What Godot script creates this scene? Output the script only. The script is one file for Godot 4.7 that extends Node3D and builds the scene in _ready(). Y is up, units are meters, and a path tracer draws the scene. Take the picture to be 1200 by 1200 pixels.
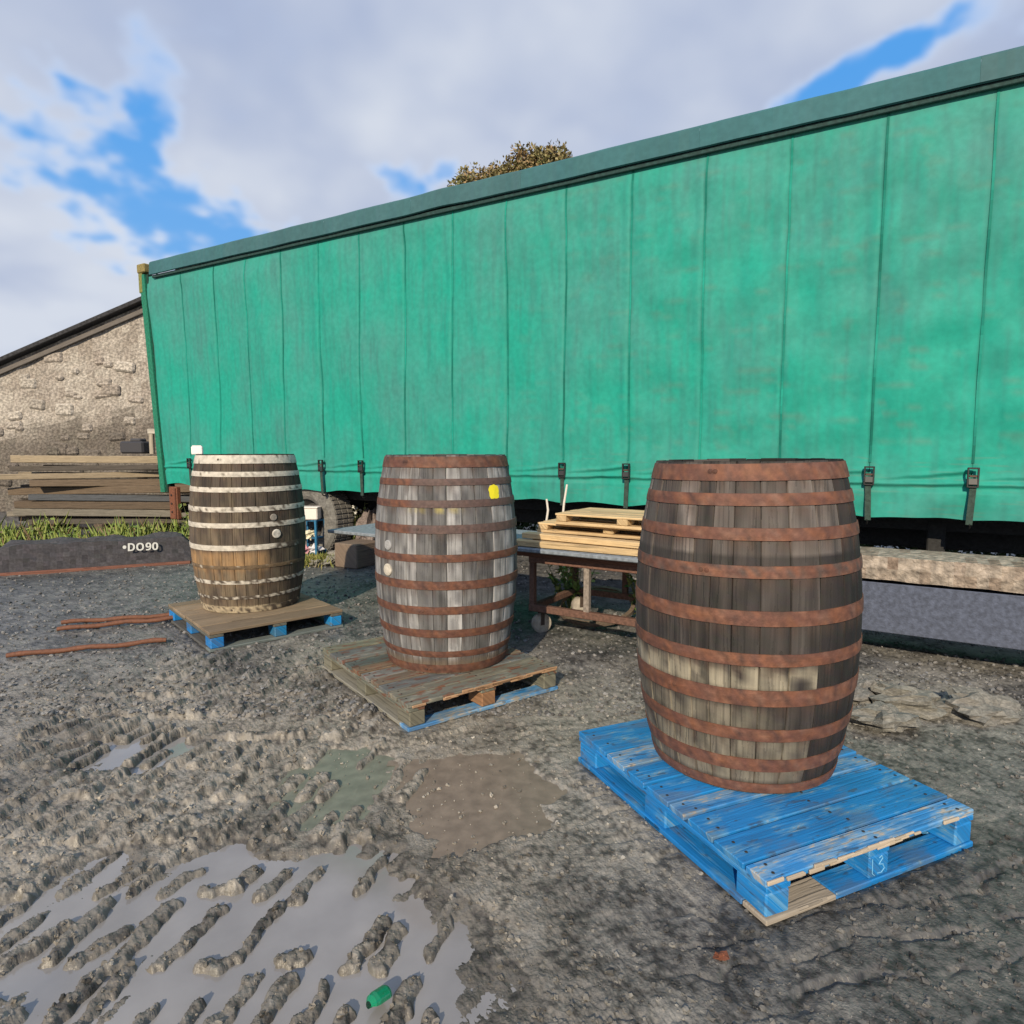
extends Node3D
# A yard: three old barrels on pallets in front of a green curtain-sided trailer.

# ---------------------------------------------------------------- mesh collecting
class MB:
	var v := PackedVector3Array()
	var n := PackedVector3Array()
	var c := PackedColorArray()
	var u := PackedVector2Array()
	var i := PackedInt32Array()
	var off := Vector2.ZERO
	func vert(p: Vector3, nn: Vector3, col: Color, uv: Vector2) -> int:
		v.append(p); n.append(nn); c.append(col); u.append(uv)
		return v.size() - 1
	func tri_i(a: int, b: int, d: int) -> void:
		i.append(a); i.append(b); i.append(d)
	# flat triangle, wound so that it faces "out"
	func tri(a: Vector3, b: Vector3, d: Vector3, out: Vector3, col: Color, ua := Vector2.ZERO, ub := Vector2.ZERO, ud := Vector2.ZERO) -> void:
		var nn := (d - a).cross(b - a)
		if nn.length_squared() < 1e-18:
			return
		nn = nn.normalized()
		var flip := nn.dot(out) < 0.0
		if flip:
			nn = -nn
		var k := vert(a, nn, col, ua); vert(b, nn, col, ub); vert(d, nn, col, ud)
		if flip:
			tri_i(k, k + 2, k + 1)
		else:
			tri_i(k, k + 1, k + 2)
	func quad(a: Vector3, b: Vector3, d: Vector3, e: Vector3, out: Vector3, col: Color, ua := Vector2.ZERO, ub := Vector2.ZERO, ud := Vector2.ZERO, ue := Vector2.ZERO) -> void:
		tri(a, b, d, out, col, ua, ub, ud)
		tri(a, d, e, out, col, ua, ud, ue)
	# chamfered box; the grain (u) runs along the longest side
	func box(ctr: Vector3, size: Vector3, bev: float, col: Color, bs := Basis.IDENTITY, taper := 1.0) -> void:
		var h := size * 0.5
		var la := 0
		if size.y > size.x and size.y >= size.z: la = 1
		elif size.z > size.x and size.z > size.y: la = 2
		var oa := (la + 1) % 3
		var ob := (la + 2) % 3
		bev = minf(bev, minf(h.x, minf(h.y, h.z)) * 0.8)
		var P := func(s: Vector3, ax: int) -> Vector3:
			var q := Vector3(s.x * (h.x - (0.0 if ax == 0 else bev)), s.y * (h.y - (0.0 if ax == 1 else bev)), s.z * (h.z - (0.0 if ax == 2 else bev)))
			if s.y > 0.0 and taper != 1.0:
				q.x *= taper; q.z *= taper
			return q
		var UV := func(q: Vector3) -> Vector2:
			return Vector2(q[la] / 2.4, (q[oa] + q[ob]) / 0.6) + off
		var put := func(pts: Array, out: Vector3) -> void:
			var w: Array = []
			for q in pts: w.append(ctr + bs * q)
			var o := bs * out
			if pts.size() == 4:
				quad(w[0], w[1], w[2], w[3], o, col, UV.call(pts[0]), UV.call(pts[1]), UV.call(pts[2]), UV.call(pts[3]))
			else:
				tri(w[0], w[1], w[2], o, col, UV.call(pts[0]), UV.call(pts[1]), UV.call(pts[2]))
		for ax in 3:
			var b1 := (ax + 1) % 3
			var b2 := (ax + 2) % 3
			for sg in [-1.0, 1.0]:
				var q := []
				for k in [[-1.0, -1.0], [1.0, -1.0], [1.0, 1.0], [-1.0, 1.0]]:
					var s := Vector3.ZERO
					s[ax] = sg; s[b1] = k[0]; s[b2] = k[1]
					q.append(P.call(s, ax))
				var o := Vector3.ZERO
				o[ax] = sg
				put.call(q, o)
			for s1 in [-1.0, 1.0]:
				for s2 in [-1.0, 1.0]:
					var sa := Vector3.ZERO
					sa[b1] = s1; sa[b2] = s2; sa[ax] = -1.0
					var sb := sa
					sb[ax] = 1.0
					var o2 := Vector3.ZERO
					o2[b1] = s1; o2[b2] = s2
					put.call([P.call(sa, b1), P.call(sb, b1), P.call(sb, b2), P.call(sa, b2)], o2)
		for k in 8:
			var s := Vector3(1.0 if k & 1 else -1.0, 1.0 if k & 2 else -1.0, 1.0 if k & 4 else -1.0)
			put.call([P.call(s, 0), P.call(s, 1), P.call(s, 2)], s)
	# tube along points
	func tube(pts: Array, radii: Array, sides: int, col: Color) -> void:
		var rings := []
		for k in pts.size():
			var d: Vector3 = (pts[mini(k + 1, pts.size() - 1)] - pts[maxi(k - 1, 0)]).normalized()
			var a := d.cross(Vector3.UP if absf(d.y) < 0.9 else Vector3.RIGHT).normalized()
			var b := d.cross(a)
			var ring := PackedInt32Array()
			for s in sides + 1:
				var t := TAU * s / sides
				var o := a * cos(t) + b * sin(t)
				ring.append(vert(pts[k] + o * radii[k], o, col, Vector2(k * 0.2, s * 0.05) + off))
			rings.append(ring)
		for k in pts.size() - 1:
			for s in sides:
				tri_i(rings[k][s], rings[k + 1][s], rings[k][s + 1])
				tri_i(rings[k][s + 1], rings[k + 1][s], rings[k + 1][s + 1])
		for e in [0, pts.size() - 1]:
			var o: Vector3 = (pts[e] - pts[1 if e == 0 else e - 1]).normalized()
			for s in sides:
				tri(pts[e], v[rings[e][s]], v[rings[e][s + 1]], o, col)
	# lathe: profile of Vector2(radius, height) round axis y (or any basis)
	func lathe(prof: Array, segs: int, colf: Callable, xf := Transform3D.IDENTITY, a0 := 0.0, a1 := TAU, smooth := true) -> void:
		for k in prof.size() - 1:
			var p0: Vector2 = prof[k]
			var p1: Vector2 = prof[k + 1]
			var dn := Vector2(p1.y - p0.y, -(p1.x - p0.x)).normalized()
			var base := v.size()
			for s in segs + 1:
				var t := lerpf(a0, a1, float(s) / segs)
				var o := Vector3(sin(t), 0, cos(t))
				for q in [p0, p1]:
					vert(xf * Vector3(o.x * q.x, q.y, o.z * q.x), (xf.basis * Vector3(o.x * dn.x, dn.y, o.z * dn.x)).normalized(), colf.call(t, q.y), Vector2(q.y / 2.4, t * q.x / 0.6) + off)
			for s in segs:
				var b := base + s * 2
				tri_i(b, b + 1, b + 2)
				tri_i(b + 1, b + 3, b + 2)
	func mesh() -> ArrayMesh:
		var a := []
		a.resize(Mesh.ARRAY_MAX)
		a[Mesh.ARRAY_VERTEX] = v; a[Mesh.ARRAY_NORMAL] = n; a[Mesh.ARRAY_COLOR] = c; a[Mesh.ARRAY_TEX_UV] = u; a[Mesh.ARRAY_INDEX] = i
		var m := ArrayMesh.new()
		m.add_surface_from_arrays(Mesh.PRIMITIVE_TRIANGLES, a)
		return m

var rng := RandomNumberGenerator.new()
var taken := {}
var M := {}
var n_a := FastNoiseLite.new()   # smooth fractal noise
var n_b := FastNoiseLite.new()   # a second one
var n_r := FastNoiseLite.new()   # ridged noise
var n_k := FastNoiseLite.new()   # cells, for clods
var n_c := FastNoiseLite.new()   # single octave
const HC := 1.45

func mb() -> MB:
	var m := MB.new()
	m.off = Vector2(rng.randf() * 0.45, rng.randf() * 0.7)
	return m
func rf(a: float, b: float) -> float: return rng.randf_range(a, b)
func grey(x: float, w := 0.0) -> Color: return Color(x * (1.0 + w), x, x * (1.0 - w))
func tone(c: Color, k: float) -> Color: return Color(c.r * k, c.g * k, c.b * k)
func numbered(called: String) -> String:
	if not taken.has(called):
		taken[called] = 0
		return called
	taken[called] += 1
	return "%s_%03d" % [called, taken[called]]
func tag(o: Node, label: String, category: String, group := "", kind := "") -> Node:
	o.set_meta("label", label); o.set_meta("category", category)
	if group: o.set_meta("group", group)
	if kind: o.set_meta("kind", kind)
	return o
func thing(called: String, label: String, category: String, at := Vector3.ZERO, turn := 0.0, group := "") -> Node3D:
	var o := Node3D.new()
	o.name = numbered(called)
	add_child(o, true)
	o.position = at; o.rotation.y = turn
	tag(o, label, category, group)
	return o
func obj(called: String, m, mat: Material, parent: Node = null, at := Vector3.ZERO) -> MeshInstance3D:
	var o := MeshInstance3D.new()
	o.mesh = m.mesh() if m is MB else m
	o.material_override = mat
	if parent == null:
		o.name = numbered(called)
		add_child(o, true)
	else:
		o.name = called
		var k := 0
		while parent.has_node(NodePath(String(o.name))):
			k += 1
			o.name = "%s_%03d" % [called, k]
		parent.add_child(o, true)
	o.position = at
	return o
func structure(called: String, m, mat: Material, label := "") -> MeshInstance3D:
	var o := obj(called, m, mat)
	o.set_meta("kind", "structure")
	if label: o.set_meta("label", label)
	return o

# ---------------------------------------------------------------- textures and materials
func img_tex(w: int, h: int, f: Callable) -> ImageTexture:
	var d := PackedByteArray()
	d.resize(w * h * 3)
	var k := 0
	for y in h:
		for x in w:
			var c: Color = f.call(x, y)
			d[k] = clampi(int(c.r * 255.0), 0, 255); d[k + 1] = clampi(int(c.g * 255.0), 0, 255); d[k + 2] = clampi(int(c.b * 255.0), 0, 255)
			k += 3
	var im := Image.create_from_data(w, h, false, Image.FORMAT_RGB8, d)
	im.generate_mipmaps()
	return ImageTexture.create_from_image(im)
func normal_of(t: ImageTexture, k: float) -> ImageTexture:
	var im := t.get_image().duplicate() as Image
	im.clear_mipmaps()
	im.convert(Image.FORMAT_RGBA8)
	im.bump_map_to_normal_map(k)
	return ImageTexture.create_from_image(im)
func noise_tex(freq: float, sd: int, lo: float, hi: float, size := 512, oct := 5) -> NoiseTexture2D:
	var f := FastNoiseLite.new()
	f.noise_type = FastNoiseLite.TYPE_SIMPLEX_SMOOTH
	f.frequency = freq; f.seed = sd; f.fractal_octaves = oct
	var t := NoiseTexture2D.new()
	t.width = size; t.height = size; t.seamless = true; t.noise = f
	var g := Gradient.new()
	g.set_color(0, Color(lo, lo, lo)); g.set_color(1, Color(hi, hi, hi))
	t.color_ramp = g
	return t
func noise_normal(freq: float, sd: int, strength: float, size := 512) -> NoiseTexture2D:
	var t := noise_tex(freq, sd, 0.0, 1.0, size)
	t.color_ramp = null
	t.as_normal_map = true; t.bump_strength = strength
	return t
func mat(rough: float, tex: Texture2D = null, nrm: Texture2D = null, nk := 1.0, tri := 0.0, metal := 0.0, spec := 0.5) -> StandardMaterial3D:
	var m := StandardMaterial3D.new()
	m.vertex_color_use_as_albedo = true
	m.roughness = rough; m.metallic = metal; m.metallic_specular = spec
	if tex: m.albedo_texture = tex
	if nrm:
		m.normal_enabled = true; m.normal_texture = nrm; m.normal_scale = nk
	if tri > 0.0:
		m.uv1_triplanar = true
		m.uv1_scale = Vector3.ONE * tri
	return m
func smooth(a: float, b: float, x: float) -> float: return smoothstep(a, b, x)

func make_materials() -> void:
	# wood grain: 2.4 m along u, 0.6 m along v
	var grain := img_tex(1024, 256, func(x, y):
		var fx: float = x / 1024.0 * 2.4
		var fy: float = y / 256.0 * 0.6
		var wv: float = n_b.get_noise_2d(fx * 2.0, fy * 9.0) * 0.012
		var a: float = n_a.get_noise_2d(fx * 2.2, (fy + wv) * 95.0)
		var b: float = n_a.get_noise_2d(fx * 1.1 + 31.0, (fy + wv) * 30.0)
		var d: float = n_b.get_noise_2d(fx * 7.0, fy * 16.0)
		var ck: float = n_c.get_noise_2d(fx * 1.6 + 9.0, (fy + wv) * 70.0)
		var r: float = 0.86 + 0.17 * a + 0.12 * b + 0.10 * d
		if ck > 0.5: r *= 0.72
		var s := Color(r, r * 0.99, r * 0.97).clamp()
		return s.linear_to_srgb())
	M.wood = mat(0.85, grain, normal_of(grain, 5.0), 0.8)
	M.wood_wet = mat(0.7, grain, normal_of(grain, 6.0), 0.9)
	# painted boards: paint scuffed to grey and to bare wood along the grain
	var paint := func(base: Color, worn: Color, bare: Color, dirt: Color, k: float, kd := 0.42) -> ImageTexture:
		return img_tex(1024, 256, func(x, y):
			var fx: float = x / 1024.0 * 2.4
			var fy: float = y / 256.0 * 0.6
			var a: float = n_a.get_noise_2d(fx * 3.0 + 70.0, fy * 11.0)
			var b: float = n_b.get_noise_2d(fx * 16.0, fy * 60.0 + 20.0)
			var g: float = n_a.get_noise_2d(fx * 2.5, fy * 95.0 + 7.0)
			var c := base * (1.0 + 0.22 * g + 0.18 * n_b.get_noise_2d(fx * 3.0, fy * 5.0))
			c = c.lerp(worn, clampf((a * 0.9 + b * 0.25 + g * 0.25 - 0.10 + k) * 1.7, 0.0, 0.7))
			c = c.lerp(bare, clampf((a * 0.7 + b * 0.75 + g * 0.3 - 0.62 + k) * 4.0, 0.0, 0.9))
			c = c.lerp(dirt, clampf((n_b.get_noise_2d(fx * 9.0 + 40.0, fy * 24.0) - kd) * 4.0, 0.0, 0.6 if kd > 0.4 else 0.85))
			c = c.lerp(Color(0.13, 0.125, 0.11), clampf((n_a.get_noise_2d(fx * 2.2 + 11.0, fy * 5.0) - 0.05) * 1.3 + b * 0.2, 0.0, 0.42))
			return c.clamp().linear_to_srgb())
	M.blue = mat(0.5, paint.call(Color(0.013, 0.205, 0.52), Color(0.13, 0.33, 0.50), Color(0.40, 0.40, 0.36), Color(0.05, 0.06, 0.07), 0.0), normal_of(grain, 5.0), 0.6)
	M.blue_worn = mat(0.65, paint.call(Color(0.03, 0.21, 0.50), Color(0.22, 0.36, 0.48), Color(0.42, 0.37, 0.30), Color(0.05, 0.06, 0.07), 0.34), normal_of(grain, 5.0), 0.7)
	M.green_board = mat(0.75, paint.call(Color(0.135, 0.135, 0.122), Color(0.24, 0.235, 0.215), Color(0.36, 0.29, 0.21), Color(0.15, 0.058, 0.034), 0.10, 0.16), normal_of(grain, 6.0), 0.8)
	M.rust = mat(0.75, noise_tex(0.02, 11, 0.70, 1.0), noise_normal(0.06, 12, 5.0), 0.25, 3.0)
	M.dull = mat(0.85, noise_tex(0.02, 21, 0.7, 1.0), noise_normal(0.05, 22, 5.0), 0.4, 2.0)
	M.stone = mat(0.92, noise_tex(0.02, 31, 0.55, 1.0), noise_normal(0.03, 32, 10.0), 0.9, 1.2)
	M.mud = mat(0.46, noise_tex(0.03, 41, 0.74, 1.0, 1024), noise_normal(0.06, 42, 8.0, 1024), 0.5, 1.3)
	M.mud.uv1_world_triplanar = true
	M.gravel = mat(0.85)
	M.tarp = mat(0.62, noise_tex(0.02, 51, 0.90, 1.0, 1024, 6), noise_normal(0.010, 52, 5.0, 512), 0.12, 0.55)
	M.tarp.metallic_specular = 0.25
	M.rubber = mat(0.9, noise_tex(0.02, 61, 0.65, 1.0), noise_normal(0.05, 62, 4.0), 0.4, 2.5)
	M.metal = mat(0.5, noise_tex(0.01, 71, 0.85, 1.0), null, 1.0, 1.0, 0.3)
	M.plain = mat(0.7)
	M.leaf = mat(0.6)
	M.leaf.backlight = Color(0.25, 0.25, 0.1)
	M.cull = mat(0.6)
	var w := StandardMaterial3D.new()
	w.albedo_color = Color(0.285, 0.275, 0.27).linear_to_srgb()
	w.roughness = 0.09; w.metallic_specular = 0.6
	w.normal_enabled = true; w.normal_texture = noise_normal(0.006, 81, 1.2, 512); w.normal_scale = 0.12
	w.albedo_texture = noise_tex(0.006, 83, 0.86, 1.0)
	w.uv1_triplanar = true; w.uv1_world_triplanar = true; w.uv1_scale = Vector3.ONE * 0.9
	M.water = w
	M.silt_brown = mat(0.42, noise_tex(0.02, 85, 0.8, 1.0), noise_normal(0.02, 86, 3.0), 0.15, 1.1)
	M.silt_brown.uv1_world_triplanar = true
	M.silt_green = M.silt_brown.duplicate()
	M.silt_brown.albedo_color = Color(0.240, 0.195, 0.152).linear_to_srgb()
	M.silt_green.albedo_color = Color(0.205, 0.215, 0.165).linear_to_srgb()
	var gl := StandardMaterial3D.new()
	gl.albedo_color = Color(0.05, 0.52, 0.36, 0.72)
	gl.transparency = BaseMaterial3D.TRANSPARENCY_ALPHA
	gl.roughness = 0.08
	M.glass = gl

# ---------------------------------------------------------------- sky
func make_sky() -> PanoramaSkyMaterial:
	var w := 1536
	var h := 768
	var d := PackedFloat32Array()
	d.resize(w * h * 3)
	# gaps of clear air: azimuth, elevation, half-widths, slant
	var gaps := [[-0.475, 0.292, 0.115, 0.055, -0.40, 1.0], [-0.485, 0.41, 0.025, 0.045, 0.25, 0.42], [-0.15, 0.362, 0.03, 0.020, -0.3, 0.75], [-0.10, 0.383, 0.02, 0.012, 0.5, 0.6], [0.475, 0.455, 0.06, 0.012, 0.25, 0.9], [0.60, 0.49, 0.06, 0.015, 0.4, 0.3],
		[-1.25, 0.5, 0.35, 0.12, 0.2, 1.0], [1.4, 0.35, 0.4, 0.1, 0.1, 1.0], [2.4, 0.7, 0.5, 0.16, 0.4, 1.0], [-2.2, 0.45, 0.4, 0.14, -0.2, 1.0], [3.0, 0.35, 0.3, 0.1, 0.0, 1.0], [0.95, 0.75, 0.2, 0.05, 0.3, 0.8]]
	var k := 0
	for y in h:
		var el := (0.5 - (y + 0.5) / h) * PI
		for x in w:
			var az := (x + 0.5) / w * TAU
			if az > PI: az -= TAU
			var c: Color
			if el < -0.03:
				c = Color(0.20, 0.19, 0.175)
			else:
				var ce := cos(el)
				var dir := Vector3(sin(az) * ce, sin(el), -cos(az) * ce)
				var q := dir / (maxf(dir.y, 0.0) + 0.35)
				var f := n_a.get_noise_3d(q.x * 1.7, q.z * 1.7 + 3.0, 5.0)
				var f2 := n_b.get_noise_3d(q.x * 4.2 + 9.0, q.z * 4.2, 2.0)
				var f3 := n_b.get_noise_3d(q.x * 11.0, q.z * 11.0 + 4.0, 7.0)
				var cover := 1.06 + f * 0.30 + f3 * 0.10
				for g in gaps:
					var da: float = az - g[0]
					var de: float = el - g[1]
					if absf(da) < g[2] * 2.6 and absf(de) < 0.4:
						var s: float = da + de * 0.0
						var t: float = de - da * g[4]
						var r: float = sqrt(s * s / (g[2] * g[2]) + t * t / (g[3] * g[3]))
						cover -= 1.15 * g[5] * (1.0 - smoothstep(0.25, 2.2, r + f2 * 0.75 + f * 0.4 + f3 * 0.9))
				cover = clampf(cover, 0.0, 1.0)
				var blue := Color(0.10, 0.365, 0.83).lerp(Color(0.26, 0.51, 0.86), clampf(1.0 - el * 2.2, 0.0, 1.0))
				var shade := clampf(0.5 + f * 0.85 + f2 * 0.32 + f3 * 0.10 + 0.55 * (0.42 - el) * (1.0 if el < 0.9 else 0.5), 0.0, 1.0)
				var cloud := Color(0.41, 0.485, 0.67).lerp(Color(0.66, 0.71, 0.81), shade)
				cloud = cloud.lerp(Color(0.86, 0.90, 0.98), 0.6 * smoothstep(1.0, 0.5, cover))
				c = blue.lerp(cloud, smoothstep(0.0, 1.0, cover))
			d[k] = c.r; d[k + 1] = c.g; d[k + 2] = c.b
			k += 3
	var im := Image.create_from_data(w, h, false, Image.FORMAT_RGBF, d.to_byte_array())
	var m := PanoramaSkyMaterial.new()
	m.panorama = ImageTexture.create_from_image(im)
	return m

# ---------------------------------------------------------------- ground
var ridges := []
const WATER := -0.020
const SILT := -0.006
func seg_dist(p: Vector2, a: Vector2, b: Vector2) -> Vector2:
	var ab := b - a
	var t := clampf((p - a).dot(ab) / ab.length_squared(), 0.0, 1.0)
	return Vector2((p - a - ab * t).length(), t)
func pud(x: float, z: float) -> float:
	# > 0 inside a puddle hollow
	var wx := n_b.get_noise_2d(x * 3.0, z * 3.0) * 0.16
	var e1 := 1.0 - Vector2((x + 0.95 + wx) / 0.92, (z + 1.58 + wx * 0.7) / 0.66).length()
	var e2 := 1.0 - Vector2((x + 0.56 + wx) / 0.26, (z + 2.12) / 0.20).length()
	var e3 := 1.0 - Vector2((x + 1.86 + wx) / 0.34, (z + 3.02 + wx) / 0.22).length()
	return maxf(e1, maxf(e2 * 0.7, e3 * 0.5))
# hollows filled with silt: > 0 inside (x brown, y greenish)
func silt(x: float, z: float) -> Vector2:
	if x < -1.5 or x > 0.6 or z < -3.6 or z > -1.9: return Vector2(-1, -1)
	var w := n_b.get_noise_2d(x * 3.2, z * 3.2 + 11.0) * 0.30 + n_b.get_noise_2d(x * 12.0, z * 12.0) * 0.10
	return Vector2(1.0 - Vector2((x + 0.16) / 0.36, (z + 2.62) / 0.40).length() - w, 1.0 - Vector2((x + 0.77) / 0.25, (z + 2.72) / 0.36).length() - w)
func ground_h(x: float, z: float) -> float:
	var d := -z
	var near := 1.0 - smoothstep(5.0, 11.0, d)
	var lo := 0.012 * n_a.get_noise_2d(x * 0.9, z * 0.9)
	var h := lo
	var rough := 0.35 + 0.65 * near
	h += rough * (0.009 * n_b.get_noise_2d(x * 3.2, z * 3.2) + 0.004 * n_b.get_noise_2d(x * 15.0, z * 15.0))
	if near > 0.0:
		var wx := 0.10 * n_b.get_noise_2d(x * 6.0, z * 6.0)
		var where := clampf(0.45 + 1.6 * n_a.get_noise_2d(x * 1.4 + 40.0, z * 1.4), 0.0, 1.0)
		var clod := n_k.get_noise_2d(x * 13.0 + wx * 9.0, z * 18.0 - wx * 7.0) + 1.0
		h += near * where * (0.015 * minf(clod, 0.5) - 0.004)
		h += near * (0.0035 * n_r.get_noise_2d(x * 24.0, z * 24.0) + 0.0030 * n_b.get_noise_2d(x * 62.0, z * 62.0) + 0.0016 * n_c.get_noise_2d(x * 170.0, z * 170.0))
		# tyre ribs pressed across the track, right half
		var m := smoothstep(0.30, 0.85, x + 0.3 * n_c.get_noise_2d(x, z)) * (1.0 - smoothstep(2.1, 2.7, d)) + 0.8 * smoothstep(-0.25, 0.05, x) * (1.0 - smoothstep(0.35, 0.7, x)) * smoothstep(2.0, 2.3, d) * (1.0 - smoothstep(3.4, 4.2, d))
		if m > 0.01:
			var ph := z * 46.0 + x * 12.0 + 4.0 * n_a.get_noise_2d(x * 2.2, z * 2.2) + 1.4 * n_b.get_noise_2d(x * 5.0, z * 5.0)
			var rib := absf(sin(ph * 0.5))
			h = lerpf(h, lo + 0.004 * n_b.get_noise_2d(x * 14.0, z * 14.0), m * 0.6)
			h += m * (0.5 + 0.9 * n_a.get_noise_2d(x * 2.6 + 8.0, z * 2.6)) * 0.020 * (smoothstep(0.0, 0.45, rib) - 0.6)
	if x < 0.7 and x > -2.4 and z > -3.5 and z < -0.2:
		var p := pud(x, z)
		if p > -0.3:
			var k := smoothstep(-0.14, 0.20, p)
			h = lerpf(h, h * 0.75 - 0.036 + 0.017 * clampf(n_b.get_noise_2d(x * 7.0 + z * 1.5, z * 3.2) + 0.35 * smoothstep(-0.8, -1.4, x) - 0.1, -0.3, 1.0), k)
	var si := silt(x, z)
	var sm := maxf(si.x, si.y)
	if sm > -0.5:
		h = lerpf(h, maxf(h, SILT + 0.004 + 0.004 * n_b.get_noise_2d(x * 9.0, z * 9.0)), smoothstep(-0.5, -0.25, sm))
		h = lerpf(h, h * 0.2 + SILT - 0.012, smoothstep(-0.06, 0.14, sm))
	if x < 0.1 and x > -2.8 and z < -1.2 and z > -4.8:
		var q := Vector2(x + 0.022 * n_b.get_noise_2d(x * 9.0, z * 9.0), z + 0.022 * n_b.get_noise_2d(x * 9.0 + 50.0, z * 9.0))
		var r0 := int(floor((-z - 1.44) / 0.285))
		for rr in range(maxi(r0 - 1, 0), mini(r0 + 2, 11)):
			for r in ridges[rr]:
				if absf(q.x - r[4]) < r[6] and absf(q.y - r[5]) < r[6]:
					var s := seg_dist(q, r[0], r[1])
					var w: float = r[2]
					if s.x < w:
						var top: float = maxf(h * 0.6, -0.016) + r[3] + 0.007 * n_b.get_noise_2d(x * 22.0, z * 22.0) + 0.003 * n_r.get_noise_2d(x * 40.0, z * 40.0)
						h = maxf(h, lerpf(h, top, smoothstep(0.0, 0.6, 1.0 - s.x / w)))
	# pallets have pressed the mud flat
	if d > 1.5 and d < 6.4:
		for pl in flats:
			var q2: Vector2 = Vector2(x, z) - pl[0]
			var lx: float = q2.dot(pl[1])
			var ld: float = q2.dot(pl[2])
			var ex := maxf(maxf(-lx, lx - pl[3]), maxf(-ld, ld - pl[4]))
			if ex < 0.12:
				h = lerpf(minf(h, -0.004), h + 0.006, smoothstep(-0.02, 0.03, ex))
	return h
var flats := []
func ground_c(x: float, z: float, h: float) -> Color:
	var d := -z
	var a := n_a.get_noise_2d(x * 1.1 + 20.0, z * 1.1)
	var b := n_b.get_noise_2d(x * 6.0, z * 6.0 + 11.0)
	var e := n_b.get_noise_2d(x * 22.0 + 5.0, z * 22.0)
	var c := Color(0.300, 0.286, 0.252)
	c = c.lerp(Color(0.345, 0.310, 0.255), (1.0 - smoothstep(-0.3, 0.5, x)) * (1.0 - smoothstep(3.6, 4.8, d)))
	# dark stony grey further back and to the right
	var grav := clampf(smoothstep(3.6, 5.2, d + a * 1.5) + 0.75 * smoothstep(0.25, 0.9, x - 0.25 * (d - 2.0) + a * 0.8) * (1.0 - smoothstep(2.6, 3.6, d)), 0.0, 1.0)
	c = c.lerp(Color(0.150, 0.149, 0.150), grav * 0.85)
	# pale dry crumbs and dark wet spots
	c = c.lerp(Color(0.36, 0.345, 0.31), clampf((b * 0.8 + e * 0.7 - 0.12) * 1.6, 0.0, 0.6))
	c = tone(c, 1.0 - clampf((-b * 0.7 - e * 0.9 + a * 0.3 - 0.10) * 1.7, 0.0, 0.62))
	# broad dark patches of wet ground, plus a darker tone at the right front
	var wet_dark := clampf(0.10 + 1.5 * n_a.get_noise_2d(x * 0.7 - 9.0, z * 0.7) + 0.9 * n_b.get_noise_2d(x * 2.4, z * 2.4 + 60.0) + 0.75 * smoothstep(-0.1, 0.6, x) * (1.0 - smoothstep(2.4, 3.4, d)), 0.0, 1.0)
	c = tone(c, 1.0 - 0.42 * wet_dark)
	# mud just above the water line stays dark and wet
	if h < 0.004 and h > WATER - 0.03 and pud(x, z) > -0.05:
		c = tone(c, 0.62)
	return c

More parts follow.
